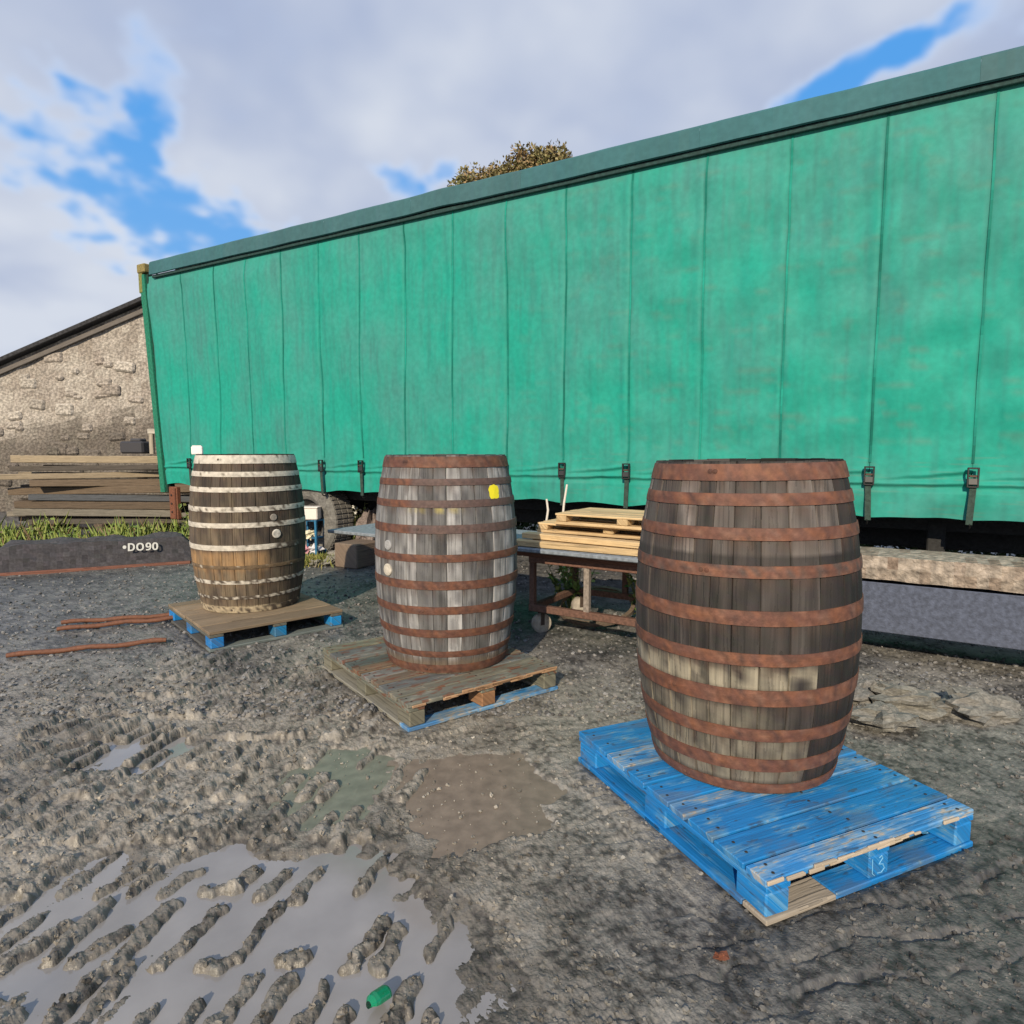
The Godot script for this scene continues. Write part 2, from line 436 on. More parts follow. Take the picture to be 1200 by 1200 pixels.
func make_ground() -> void:
	# lug prints of a tractor tyre: rows of short leaning ridges, in the puddle and up the track
	for r in 11:
		ridges.append([])
		for c in 28:
			var a := Vector2(-2.6 + 0.108 * c + 0.06 * (r % 2) + rf(-0.02, 0.02) + 0.02 * r, -1.44 - 0.285 * r + rf(-0.02, 0.02))
			var lim := -0.22 if r < 3 else (-0.45 if r < 5 else (-0.70 if r < 8 else -1.1))
			if a.x > lim or rng.randf() < 0.10: continue
			var ln := rf(0.10, 0.25)
			var b := a + Vector2(rf(0.02, 0.07), -ln)
			if rng.randf() < 0.16: b = a + Vector2(rf(0.06, 0.12), rf(-0.03, 0.01))
			var mid := (a + b) * 0.5
			var w := rf(0.026, 0.044)
			ridges[r].append([a, b, w, rf(0.006, 0.018) + (0.010 if r > 2 else 0.0), mid.x, mid.y, a.distance_to(b) * 0.5 + w + 0.03])
	var ds := PackedFloat32Array([-70.0, -25.0, -9.0, -4.0, -2.0, -0.8, 0.0, 0.35, 0.6, 0.8])
	var d := 0.95
	while d < 420.0:
		ds.append(d)
		d += (0.0038 * d if d < 9.0 else (0.02 * d if d < 16.0 else 0.16 * d))
	var cols := 900
	var rows := ds.size()
	var pv := PackedVector3Array(); pv.resize(rows * cols)
	var pn := PackedVector3Array(); pn.resize(rows * cols)
	var pc := PackedColorArray(); pc.resize(rows * cols)
	var k := 0
	for r in rows:
		var dd := ds[r]
		var hw := maxf(dd, 0.9) + 1.0
		if dd < 0.5: hw = 2.0 + (0.5 - dd) * 1.2
		for q in cols:
			var t := q / (cols - 1.0) * 2.0 - 1.0
			var x := hw * (0.80 * t + 1.3 * pow(t, 9.0))
			var h := 0.0
			if dd < 40.0 and dd > 0.5: h = ground_h(x, -dd)
			if dd > 45.0: h = 0.0
			pv[k] = Vector3(x, h, -dd)
			pc[k] = ground_c(x, -dd, h)
			k += 1
	for r in rows:
		for q in cols:
			var a := pv[r * cols + maxi(q - 1, 0)]
			var b := pv[r * cols + mini(q + 1, cols - 1)]
			var e := pv[maxi(r - 1, 0) * cols + q]
			var f := pv[mini(r + 1, rows - 1) * cols + q]
			pn[r * cols + q] = (b - a).cross(f - e).normalized()
	var pi := PackedInt32Array(); pi.resize((rows - 1) * (cols - 1) * 6)
	k = 0
	for r in rows - 1:
		for q in cols - 1:
			var a := r * cols + q
			pi[k] = a; pi[k + 1] = a + cols; pi[k + 2] = a + 1
			pi[k + 3] = a + 1; pi[k + 4] = a + cols; pi[k + 5] = a + cols + 1
			k += 6
	var arr := []
	arr.resize(Mesh.ARRAY_MAX)
	arr[Mesh.ARRAY_VERTEX] = pv; arr[Mesh.ARRAY_NORMAL] = pn; arr[Mesh.ARRAY_COLOR] = pc; arr[Mesh.ARRAY_INDEX] = pi
	var am := ArrayMesh.new()
	am.add_surface_from_arrays(Mesh.PRIMITIVE_TRIANGLES, arr)
	structure("ground", am, M.mud, "churned grey brown mud and gravel of the yard")
	# standing water: sheets that lie in the hollows
	var wm := mb()
	wm.quad(Vector3(-2.1, WATER, -2.55), Vector3(0.05, WATER, -2.55), Vector3(0.05, WATER, -0.85), Vector3(-2.1, WATER, -0.85), Vector3.UP, Color.WHITE)
	structure("puddle", wm, M.water, "grey muddy puddle lying in the tyre tracks")
	for q in [[-0.62, 0.36, -3.20, -2.05, "smooth brown silt lying in a shallow hollow", M.silt_brown], [-1.20, -0.40, -3.25, -2.25, "smooth greenish silt lying beside the brown silt", M.silt_green]]:
		var w3 := mb()
		for i in 24:
			for j in 24:
				var cm := silt(lerpf(q[0], q[1], (i + 0.5) / 24.0), lerpf(q[2], q[3], (j + 0.5) / 24.0))
				if (cm.x if q[0] > -1.0 else cm.y) < -0.17: continue
				var f := func(a: float, b: float) -> Vector3:
					var px := lerpf(q[0], q[1], a / 24.0)
					var pz := lerpf(q[2], q[3], b / 24.0)
					return Vector3(px, SILT + (0.0 if q[0] > -1.0 else -0.003) + 0.0025 * n_b.get_noise_2d(px * 5.0, pz * 5.0), pz)
				w3.quad(f.call(i, j), f.call(i + 1, j), f.call(i + 1, j + 1), f.call(i, j + 1), Vector3.UP, Color(1, 1, 1) * (1.0 + 0.22 * n_a.get_noise_2d(i * 0.16, j * 0.16)))
		structure("silt", w3, q[5], q[4])
	var w2 := mb()
	w2.quad(Vector3(-2.3, WATER, -3.4), Vector3(-1.45, WATER, -3.4), Vector3(-1.45, WATER, -2.7), Vector3(-2.3, WATER, -2.7), Vector3.UP, Color.WHITE)
	structure("puddle", w2, M.water, "small grey puddle further back on the left")

func stone_mesh(sd: int, rings := 4, segs := 7, rough := 0.28) -> MB:
	var m := mb()
	var pts := []
	for r in rings + 1:
		var row := []
		var th := PI * r / rings
		for s in segs:
			var ph := TAU * s / segs
			var dir := Vector3(sin(th) * cos(ph), cos(th), sin(th) * sin(ph))
			row.append(dir * (0.5 * (1.0 + rough * 2.0 * (n_c.get_noise_3d(dir.x * 1.4 + sd * 7.3, dir.y * 1.4, dir.z * 1.4) + 0.35 * n_b.get_noise_3d(dir.x * 4.0, dir.y * 4.0 + sd, dir.z * 4.0)))))
		pts.append(row)
	for r in rings:
		for s in segs:
			var s2 := (s + 1) % segs
			var a: Vector3 = pts[r][s]
			var b: Vector3 = pts[r][s2]
			var c: Vector3 = pts[r + 1][s2]
			var e: Vector3 = pts[r + 1][s]
			m.quad(a, b, c, e, (a + c), Color.WHITE)
	return m
func scatter(called: String, label: String, category: String, mesh: Mesh, count: int, pick: Callable, mater: Material) -> void:
	var mm := MultiMesh.new()
	mm.transform_format = MultiMesh.TRANSFORM_3D
	mm.use_colors = true
	mm.mesh = mesh
	mm.instance_count = count
	for k in count:
		var r: Array = pick.call()
		mm.set_instance_transform(k, r[0])
		mm.set_instance_color(k, r[1])
	var o := MultiMeshInstance3D.new()
	o.multimesh = mm
	o.material_override = mater
	o.name = numbered(called)
	add_child(o, true)
	tag(o, label, category, "", "stuff")
func make_gravel() -> void:
	var mm: Material = M.gravel
	scatter("gravel", "grey angular gravel spread over the back of the yard", "gravel", stone_mesh(3, 3, 6).mesh(), 26000, func():
		var d := 3.4 + 7.5 * pow(rng.randf(), 1.5)
		var x := rf(-1.0, 1.0) * (d + 0.6)
		var s := 0.007 + 0.026 * pow(rng.randf(), 3.5)
		var b := Basis.from_euler(Vector3(rf(0, 6), rf(0, 6), rf(0, 6))).scaled(Vector3(s, s * rf(0.5, 0.9), s * rf(0.7, 1.3)))
		var g := rf(0.06, 0.22)
		return [Transform3D(b, Vector3(x, ground_h(x, -d) + s * 0.15, -d)), grey(g, rf(-0.03, 0.06))], mm)
	scatter("mud_crumbs", "crumbled mud and grit on the churned foreground", "mud", stone_mesh(8, 4, 6, 0.35).mesh(), 16000, func():
		var d := 1.3 + 3.0 * pow(rng.randf(), 1.3)
		var x := rf(-1.0, 1.0) * (d + 0.5) * 0.95
		var h := ground_h(x, -d)
		var s := 0.004 + 0.015 * pow(rng.randf(), 4.0)
		var si := silt(x, -d)
		if maxf(si.x, si.y) > -0.05 and h < SILT:
			h = SILT + 0.001
			if rng.randf() < 0.6: s = 0.0008
		elif h < WATER + 0.004: s = 0.0005
		var b := Basis.from_euler(Vector3(rf(0, 6), rf(0, 6), rf(0, 6))).scaled(Vector3(s, s * 0.8, s * rf(0.8, 1.3)))
		return [Transform3D(b, Vector3(x, h + s * 0.1, -d)), tone(ground_c(x, -d, h), rf(0.5, 1.1))], mm)

# ---------------------------------------------------------------- barrels
func barrel(label: String, at: Vector3, rh: float, rb: float, H: float, nst: int, hoops: Array, stave_c: Callable, hoop_c: Callable, sd: int, hoop_mat: Material) -> Node3D:
	var t := thing("barrel", label, "barrel", at, atan2(-at.x, -at.z), "")
	rng.seed = sd
	var R := func(h: float) -> float: return rh + (rb - rh) * (1.0 - pow(absf(2.0 * h - 1.0), 2.1))
	# stave widths
	var ws := []
	var sum := 0.0
	for k in nst:
		var w := rf(0.7, 1.3)
		ws.append(w); sum += w
	var stain := Color(0.085, 0.048, 0.032)
	var a := -PI
	var rows := 80
	var cols := 4
	for k in nst:
		var a1: float = a + ws[k] / sum * TAU
		var m := mb()
		var e := rng.randf()
		var out := rf(-0.0015, 0.0015)
		var topj := rf(-0.002, 0.0015)
		var am: float = (a + a1) * 0.5
		var grid := []
		# columns: side inner, bevel edge, across ..., bevel edge, side inner
		var uu := [0.010, 0.010, 0.06, 0.35, 0.65, 0.94, 0.990, 0.990]
		var dp := [0.022, 0.0045, 0.0, 0.0, 0.0, 0.0, 0.0045, 0.022]
		for r in rows + 1:
			var h := float(r) / rows
			var rr: float = R.call(h) + out
			var hy := h * H + (topj if r == rows else 0.0)
			var slope: float = (R.call(minf(h + 0.01, 1.0)) - R.call(maxf(h - 0.01, 0.0))) / (0.02 * H)
			var row := PackedInt32Array()
			for q in 8:
				var an: float = lerpf(a, a1, uu[q])
				var o := Vector3(sin(an), 0, cos(an))
				var tg := Vector3(cos(an), 0, -sin(an))
				var nn := (o - Vector3.UP * slope)
				if q < 2: nn = nn * (0.6 if q == 1 else 0.0) - tg
				if q > 5: nn = nn * (0.6 if q == 6 else 0.0) + tg
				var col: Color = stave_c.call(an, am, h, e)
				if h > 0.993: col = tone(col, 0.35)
				# rust that has run from the hoops
				for hp in hoops:
					var dh: float = hp[0] - h
					if dh > -0.003 and dh < 0.045:
						col = col.lerp(stain, (1.0 - dh / 0.045) * clampf(0.30 + n_b.get_noise_2d(an * 24.0, hp[0] * 90.0), 0.0, 0.65))
				row.append(m.vert(o * (rr - dp[q]) + Vector3.UP * hy, nn.normalized(), col, Vector2(hy / 2.4, rr * an / 0.6) + m.off))
			grid.append(row)
		for r in rows:
			for q in 7:
				m.tri_i(grid[r][q], grid[r + 1][q], grid[r][q + 1])
				m.tri_i(grid[r][q + 1], grid[r + 1][q], grid[r + 1][q + 1])
		for end in [0, rows]:
			var rr2: float = R.call(float(end) / rows) + out
			var y: float = (end / float(rows)) * H + (topj if end == rows else 0.0)
			var o1 := Vector3(sin(lerpf(a, a1, 0.01)), 0, cos(lerpf(a, a1, 0.01)))
			var o2 := Vector3(sin(lerpf(a, a1, 0.99)), 0, cos(lerpf(a, a1, 0.99)))
			var ec: Color = stave_c.call(am, am, end / float(rows), e)
			var up := Vector3.UP * y
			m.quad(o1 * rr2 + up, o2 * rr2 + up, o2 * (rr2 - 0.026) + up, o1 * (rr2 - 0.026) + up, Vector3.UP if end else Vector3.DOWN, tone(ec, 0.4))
			if end:
				var dn := Vector3.UP * (y - 0.07)
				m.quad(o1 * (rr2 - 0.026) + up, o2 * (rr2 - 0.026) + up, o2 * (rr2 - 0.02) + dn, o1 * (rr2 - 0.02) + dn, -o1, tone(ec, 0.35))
		obj("stave", m, M.wood, t)
		a = a1
	# recessed head of boards, top and bottom
	for y in [0.03, H - 0.05]:
		var rr3: float = R.call(y / H) - 0.021
		var x := -rr3
		while x < rr3 - 0.02:
			var x2 := minf(x + rf(0.09, 0.13), rr3)
			var bm := mb()
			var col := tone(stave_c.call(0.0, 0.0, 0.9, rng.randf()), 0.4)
			for s in 4:
				var xa := lerpf(x + 0.001, x2 - 0.001, s / 4.0)
				var xb := lerpf(x + 0.001, x2 - 0.001, (s + 1) / 4.0)
				var za := sqrt(maxf(rr3 * rr3 - xa * xa, 0.0))
				var zb := sqrt(maxf(rr3 * rr3 - xb * xb, 0.0))
				for yy in [0.0, 0.012]:
					bm.quad(Vector3(xa, y + yy, -za), Vector3(xb, y + yy, -zb), Vector3(xb, y + yy, zb), Vector3(xa, y + yy, za), Vector3.UP if yy > 0.0 else Vector3.DOWN, col, Vector2(-za / 2.4 + 0.3, xa), Vector2(-zb / 2.4 + 0.3, xb), Vector2(zb / 2.4 + 0.3, xb), Vector2(za / 2.4 + 0.3, xa))
			obj("head_board", bm, M.wood, t)
			x = x2
	var hi := 0
	for hp in hoops:
		var m := mb()
		var h0: float = hp[0]
		var h1: float = hp[1]
		var th := 0.004 if hi < hoops.size() - 1 else 0.005
		if h1 > 0.99: h1 = 0.9945
		var prof := [Vector2(R.call(h0) - 0.002, h0 * H), Vector2(R.call(h0) + th, h0 * H + 0.0005), Vector2(R.call((h0 + h1) * 0.5) + th + 0.001, (h0 + h1) * 0.5 * H), Vector2(R.call(h1) + th, h1 * H - 0.0005), Vector2(R.call(h1) - 0.002, h1 * H)]
		var idx := hi
		var tilt := Transform3D(Basis.from_euler(Vector3(rf(-0.006, 0.006), 0, rf(-0.006, 0.006))), Vector3.ZERO)
		tilt.origin = Vector3(0, (h0 + h1) * 0.5 * H, 0) - tilt.basis * Vector3(0, (h0 + h1) * 0.5 * H, 0)
		m.lathe(prof, 120, func(an, y): return hoop_c.call(wrapf(an, -PI, PI), y / H, idx), tilt)
		var ho := obj("hoop", m, hoop_mat, t)
		# lap joint with its rivets
		var ja := rf(-2.6, -1.3) if hi % 2 else rf(1.3, 2.9)
		if hi % 3 == 0: ja = rf(-0.7, -0.3)
		var hm := (h0 + h1) * 0.5
		for rv in 2:
			var an: float = ja + 0.05 * rv
			var o := Vector3(sin(an), 0, cos(an))
			var rm := mb()
			var xf := Transform3D(Basis(Quaternion(Vector3.UP, o)), o * (R.call(hm) + th) + Vector3.UP * hm * H)
			rm.lathe([Vector2(0.011, -0.002), Vector2(0.008, 0.003), Vector2(0.0, 0.004)], 8, func(_a, _y): return tone(hoop_c.call(an, hm, idx), 0.8), xf)
			obj("rivet", rm, hoop_mat, ho)
		hi += 1
	return t
func bung(t: Node3D, an: float, y: float, r: float, col: Color, radius: float) -> void:
	var m := mb()
	var o := Vector3(sin(an), 0, cos(an))
	var xf := Transform3D(Basis(Quaternion(Vector3.UP, o)), o * r + Vector3.UP * y)
	m.lathe([Vector2(radius, -0.01), Vector2(radius, 0.008), Vector2(radius * 0.86, 0.012), Vector2(0.0, 0.013)], 20, func(_a, _y): return col, xf)
	obj("bung", m, M.dull, t)

func make_barrels() -> void:
	var P := 0.147
	# the white hooped brown barrel, left
	var hoops1 := [[0.004, 0.041], [0.092, 0.112], [0.190, 0.215], [0.290, 0.312], [0.408, 0.441], [0.548, 0.579], [0.648, 0.680], [0.769, 0.800], [0.863, 0.895], [0.942, 0.998]]
	var s1 := func(an: float, am: float, h: float, e: float) -> Color:
		var nz := n_a.get_noise_2d(an * 3.0, h * 3.0)
		var st := n_b.get_noise_2d(an * 22.0, h * 2.5)
		var c := Color(0.088, 0.068, 0.052) * (0.5 + 0.9 * e)
		c = c.lerp(Color(0.22, 0.17, 0.11), clampf(0.35 + nz * 1.2 + (0.6 - h) * 0.8, 0.0, 1.0) * (0.4 + 0.6 * e))
		var tan := smoothstep(0.16, 0.2, h) * (1.0 - smoothstep(0.38, 0.41, h)) * (1.0 - smoothstep(0.15, 0.42, an + st * 0.1))
		c = c.lerp(Color(0.37, 0.225, 0.105), tan * clampf(0.85 + st * 0.9 - 0.7 * smoothstep(0.30, 0.25, h), 0.0, 1.0))
		c = tone(c, 1.0 - 0.62 * (1.0 - smoothstep(0.03, 0.09, absf(an - 0.46 + st * 0.03))) * smoothstep(0.24, 0.34, h) * (1.0 - smoothstep(0.66, 0.72, h)))
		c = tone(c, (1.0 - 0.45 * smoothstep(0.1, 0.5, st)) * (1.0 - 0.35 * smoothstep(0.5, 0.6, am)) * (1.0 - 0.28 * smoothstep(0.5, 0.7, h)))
		c = c.lerp(Color(0.60, 0.50, 0.34), smoothstep(0.05, 0.035, h) * smoothstep(0.55, 0.3, an) * clampf(0.8 + st, 0.0, 1.0))
		return c
	var h1 := func(an: float, h: float, idx: int) -> Color:
		var nz := n_b.get_noise_2d(an * 9.0 + idx * 5.0, h * 30.0) + 0.5 * n_b.get_noise_2d(an * 30.0, h * 110.0 + idx)
		var keep := 1.15
		if idx == 4: keep = 1.2 - 1.6 * smoothstep(0.35, 0.5, an)
		if idx == 5: keep = 1.1 - 1.5 * (1.0 - smoothstep(0.05, 0.12, absf(an - 0.5)))
		if idx == 6: keep = 0.75
		if idx == 3: keep = -0.75
		if idx == 2: keep = 0.28 + 0.2 * absf(an)
		if idx == 1: keep = -0.05 + 0.5 * smoothstep(0.1, 0.5, an)
		if idx == 0: keep = 0.7 - 1.3 * smoothstep(0.2, 0.5, an)
		var k := smoothstep(0.0, 0.22, keep * 0.5 + nz * 0.9 - 0.05)
		var under := Color(0.10, 0.078, 0.055) if idx != 3 else Color(0.17, 0.115, 0.065)
		var white := Color(0.70, 0.645, 0.55) if idx > 0 else Color(0.56, 0.46, 0.31)
		return under.lerp(white, k)
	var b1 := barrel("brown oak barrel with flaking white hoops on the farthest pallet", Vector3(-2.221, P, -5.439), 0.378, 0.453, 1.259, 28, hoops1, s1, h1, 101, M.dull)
	bung(b1, 0.46, 0.50 * 1.259, 0.450, Color(0.72, 0.68, 0.6), 0.036)
	bung(b1, 0.42, 0.605 * 1.259, 0.444, Color(0.33, 0.30, 0.26), 0.028)
	# the silver grey barrel, middle
	var hoops2 := [[0.004, 0.043], [0.082, 0.111], [0.178, 0.215], [0.288, 0.324], [0.403, 0.442], [0.526, 0.56], [0.655, 0.693], [0.768, 0.801], [0.865, 0.895], [0.945, 0.998]]
	var lights := [-0.566, 0.145, 0.654, 1.0]
	var s2 := func(an: float, am: float, h: float, e: float) -> Color:
		var st := n_b.get_noise_2d(an * 26.0, h * 3.0)
		var nz := n_a.get_noise_2d(an * 9.0 + 30.0, h * 2.0)
		var l := 0.12 + 0.24 * e * e
		var fs := n_b.get_noise_2d(an * 75.0, h * 4.0)
		for q in lights:
			if absf(am - q) < 0.085: l = 0.35
		var c := Color(l * 0.985, l * 0.985, l * 0.995)
		c = tone(c, clampf(1.0 + st * 0.5 + nz * 0.6 + fs * 0.5, 0.35, 1.5))
		c = c.lerp(Color(0.05, 0.05, 0.06), 0.55 * smoothstep(0.12, 0.45, n_b.get_noise_2d(an * 18.0, h * 5.0 + 4.0)))
		c = c.lerp(Color(0.52, 0.43, 0.10), 0.6 * smoothstep(0.735, 0.76, h) * (1.0 - smoothstep(0.768, 0.775, h)) * clampf(0.5 + nz * 2.5, 0.0, 1.0) * (1.0 - smoothstep(0.25, 0.45, absf(an + 0.15))))
		c = c.lerp(Color(0.16, 0.12, 0.08), smoothstep(0.085, 0.05, h) * 0.8)
		return c
	var rust := func(an: float, h: float, idx: int, bright: float) -> Color:
		var nz := n_a.get_noise_2d(an * 3.5 + idx * 11.0, h * 20.0)
		var n2 := n_b.get_noise_2d(an * 7.0 + idx * 3.0, h * 60.0)
		var c := Color(0.150, 0.064, 0.044).lerp(Color(0.235, 0.092, 0.044), clampf(0.4 + nz * 1.2, 0.0, 1.0))
		c = c.lerp(Color(0.062, 0.036, 0.032), clampf(n2 * 1.7 + nz * 0.9 - 0.15, 0.0, 0.7))
		c = c.lerp(Color(0.25, 0.145, 0.105), clampf(-n2 * 1.3 - 0.18, 0.0, 0.5))
		return tone(c, bright)
	var h2 := func(an: float, h: float, idx: int) -> Color:
		var c: Color = rust.call(an, h, idx, 0.92)
		if idx >= 6 and idx <= 8: c = c.lerp(Color(0.12, 0.085, 0.08), 0.75 * smoothstep(-0.55, -0.45, an))
		return c
	var b2 := barrel("silver grey weathered barrel with rusty hoops and yellow sticker", Vector3(-0.409, P, -4.032), 0.367, 0.441, 1.267, 30, hoops2, s2, h2, 202, M.rust)
	bung(b2, -0.875, 0.478 * 1.267, 0.441, Color(0.66, 0.60, 0.50), 0.036)
	bung(b2, -0.865, 0.592 * 1.267, 0.438, Color(0.42, 0.42, 0.42), 0.030)
	var stk := mb()
	var prof := func(h: float) -> float: return 0.367 + 0.074 * (1.0 - pow(absf(2.0 * h - 1.0), 2.1)) + 0.004
	# round sticker that follows the staves
	var ca := 0.73
	var chh := 0.833
	var ring := []
	for k in 24:
		var q := TAU * k / 24.0
		var rr := 0.040 / pow(pow(absf(cos(q)), 4.0) + pow(absf(sin(q)), 4.0), 0.25) * (1.0 + 0.05 * sin(q * 5.0) + 0.04 * sin(q * 9.0 + 1.0))
		var an := ca + cos(q) * rr / 0.41
		var hh := chh + sin(q) * rr / 1.267
		ring.append(Vector3(sin(an) * prof.call(hh), hh * 1.267, cos(an) * prof.call(hh)))
	var cc := Vector3(sin(ca) * (prof.call(chh) + 0.001), chh * 1.267, cos(ca) * (prof.call(chh) + 0.001))
	for k in 24:
		stk.tri(cc, ring[k], ring[(k + 1) % 24], Vector3(sin(ca), 0, cos(ca)), Color(0.80, 0.70, 0.02))
	obj("sticker", stk, M.plain, b2)
	# the dark barrel, right
	var hoops3 := [[0.003, 0.035], [0.08, 0.122], [0.182, 0.221], [0.291, 0.340], [0.413, 0.450], [0.533, 0.577], [0.666, 0.702], [0.773, 0.809], [0.872, 0.908], [0.945, 0.998]]
	var s3 := func(an: float, am: float, h: float, e: float) -> Color:
		var st := n_b.get_noise_2d(an * 30.0, h * 3.0 + 9.0)
		var nz := n_a.get_noise_2d(an * 9.0 + 60.0, h * 1.6)
		var fn := n_b.get_noise_2d(an * 45.0, h * 6.0)
		var l := lerpf(0.020, 0.052, e)
		if h > 0.73: l = lerpf(0.028, 0.26, e * e * e)
		var c := Color(l * 1.10, l * 0.97, l * 0.89)
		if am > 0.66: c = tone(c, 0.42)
		c = tone(c, clampf(1.0 + st * 0.8 + nz * 0.7, 0.4, 1.7))
		var pale := smoothstep(0.325, 0.35, h) * (1.0 - smoothstep(0.385, 0.42, h + st * 0.03)) * 1.0
		pale += smoothstep(0.20, 0.23, h) * (1.0 - smoothstep(0.27, 0.30, h)) * 0.55 * (1.0 - smoothstep(-0.2, 0.5, an))
		pale += smoothstep(0.03, 0.05, h) * (1.0 - smoothstep(0.17, 0.19, h)) * 0.55
		pale *= (1.0 - smoothstep(0.62, 0.70, am)) * clampf(0.80 + st * 0.7 + fn * 1.2, 0.0, 1.0)
		c = c.lerp(Color(0.36, 0.325, 0.245), clampf(pale, 0.0, 0.92))
		c = tone(c, 1.0 - 0.5 * smoothstep(0.18, 0.45, st) * smoothstep(0.45, 0.3, h))
		return c
	var h3 := func(an: float, h: float, idx: int) -> Color:
		var c: Color = rust.call(an, h, idx + 20, 1.12)
		if idx == 6: c = c.lerp(Color(0.085, 0.07, 0.062), clampf(n_b.get_noise_2d(an * 14.0, h * 30.0) * 2.2, 0.0, 0.8))
		return c
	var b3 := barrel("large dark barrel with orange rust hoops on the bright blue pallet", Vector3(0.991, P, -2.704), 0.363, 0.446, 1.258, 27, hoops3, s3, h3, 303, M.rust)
	b3.rotation.z = 0.014
	# white block left on the rim of the first barrel
	var wb := mb()
	wb.box(Vector3(0, 0.033, 0), Vector3(0.085, 0.066, 0.05), 0.006, Color(0.78, 0.76, 0.72))
	wb.box(Vector3(0.0, 0.070, 0.0), Vector3(0.07, 0.008, 0.04), 0.003, Color(0.7, 0.68, 0.64))
	var w := obj("white_block", wb, M.plain, null, Vector3(-2.575, P + 1.259 - 0.002, -5.33))
	w.rotation.y = 0.3
	tag(w, "small white block standing on the rim of the white hooped barrel", "block")

# ---------------------------------------------------------------- pallets
func pallet(label: String, at: Vector3, turn: float, W: float, L: float, cuts: Array, hgt: float, look: Dictionary, group := "wooden pallets under the barrels") -> Node3D:
	var t := thing("pallet", label, "pallet", at, turn, group)
	var tb: float = look.get("board", 0.022)
	var has_str: bool = look.get("stringer", true)
	# deck boards
	for k in cuts.size() - 1:
		var m := mb()
		var z0: float = cuts[k]
		var z1: float = cuts[k + 1]
		var gap := rf(0.008, 0.019)
		var c: Color = look.deck.call(k)
		m.box(Vector3(W * 0.5 + rf(-0.004, 0.004), hgt - tb * 0.5 + rf(-0.0015, 0.0015), -(z0 + z1) * 0.5), Vector3(W + rf(-0.006, 0.004), tb, z1 - z0 - gap), 0.003, c, Basis.from_euler(Vector3(rf(-0.006, 0.006), rf(-0.004, 0.004), 0)))
		var bo := obj("deck_board", m, look.deck_mat.call(k), t)
		if look.has("nails"):
			for nx in [0.05, W * 0.5, W - 0.05]:
				for s in 2:
					var nm := mb()
					nm.lathe([Vector2(0.006, 0.0), Vector2(0.005, 0.0012), Vector2(0.0, 0.0014)], 7, func(_a, _y): return Color(0.03, 0.025, 0.022), Transform3D(Basis.IDENTITY, Vector3(nx + rf(-0.02, 0.02), hgt + 0.0008, -lerpf(z0, z1, 0.3 + 0.4 * s))))
					obj("nail", nm, M.dull, bo)
	var sy := hgt - tb
	if has_str:
		for x in [0.0, 0.5, 1.0]:
			var m := mb()
			var wd: float = look.get("post", 0.1)
			m.box(Vector3(lerpf(wd * 0.5 + 0.002, W - wd * 0.5 - 0.002, x), sy - 0.0115, -L * 0.5), Vector3(wd, 0.021, L - 0.012), 0.003, look.side.call(0))
			obj("stringer_board", m, look.side_mat, t)
		sy -= 0.0225
	var wd2: float = look.get("post", 0.1)
	var bh := 0.021
	for ix in 3:
		for iz in 3:
			var m := mb()
			var dx: float = lerpf(wd2 * 0.5 + 0.006, W - wd2 * 0.5 - 0.006, ix * 0.5)
			var dz: float = lerpf(0.07 + 0.004, L - 0.07 - 0.004, iz * 0.5)
			m.box(Vector3(dx + rf(-0.003, 0.003), (bh + sy) * 0.5, -dz), Vector3(wd2 - 0.006, sy - bh - 0.001, 0.135), 0.006, look.block.call(ix, iz), Basis(Vector3.UP, rf(-0.04, 0.04)))
			obj("block", m, look.block_mat.call(ix, iz), t)
	for z in [0.0, 0.5, 1.0]:
		if look.has("no_mid") and z == 0.5: continue
		var m := mb()
		var zz := lerpf(0.052, L - 0.052, z)
		if z == 0.0 and look.has("broken"):
			# front base board with its paint torn off at the corner
			m.box(Vector3(W * 0.65, bh * 0.5, -zz), Vector3(W * 0.70, bh, 0.1), 0.003, look.base.call(0))
			obj("base_board", m, look.base_mat, t)
			var m2 := mb()
			m2.box(Vector3(W * 0.15, bh * 0.5, -zz), Vector3(W * 0.30 - 0.002, bh - 0.002, 0.104), 0.004, Color(0.36, 0.31, 0.25))
			var br := obj("base_board", m2, M.wood, t)
			br.set_meta("label", "bare splintered end of the front base board")
			continue
		m.box(Vector3(W * 0.5, bh * 0.5, -zz), Vector3(W, bh, 0.1), 0.003, look.base.call(int(z * 2)))
		obj("base_board", m, look.base_mat if z == 0.0 else look.get("base_back", look.base_mat), t)
	for x in [0.0, 1.0]:
		var m := mb()
		m.box(Vector3(lerpf(0.049, W - 0.049, x), bh * 0.5 + 0.001, -L * 0.5), Vector3(0.098, bh - 0.001, L - 0.212), 0.003, look.base.call(3))
		obj("base_board", m, look.get("base_back", look.base_mat), t)
	return t
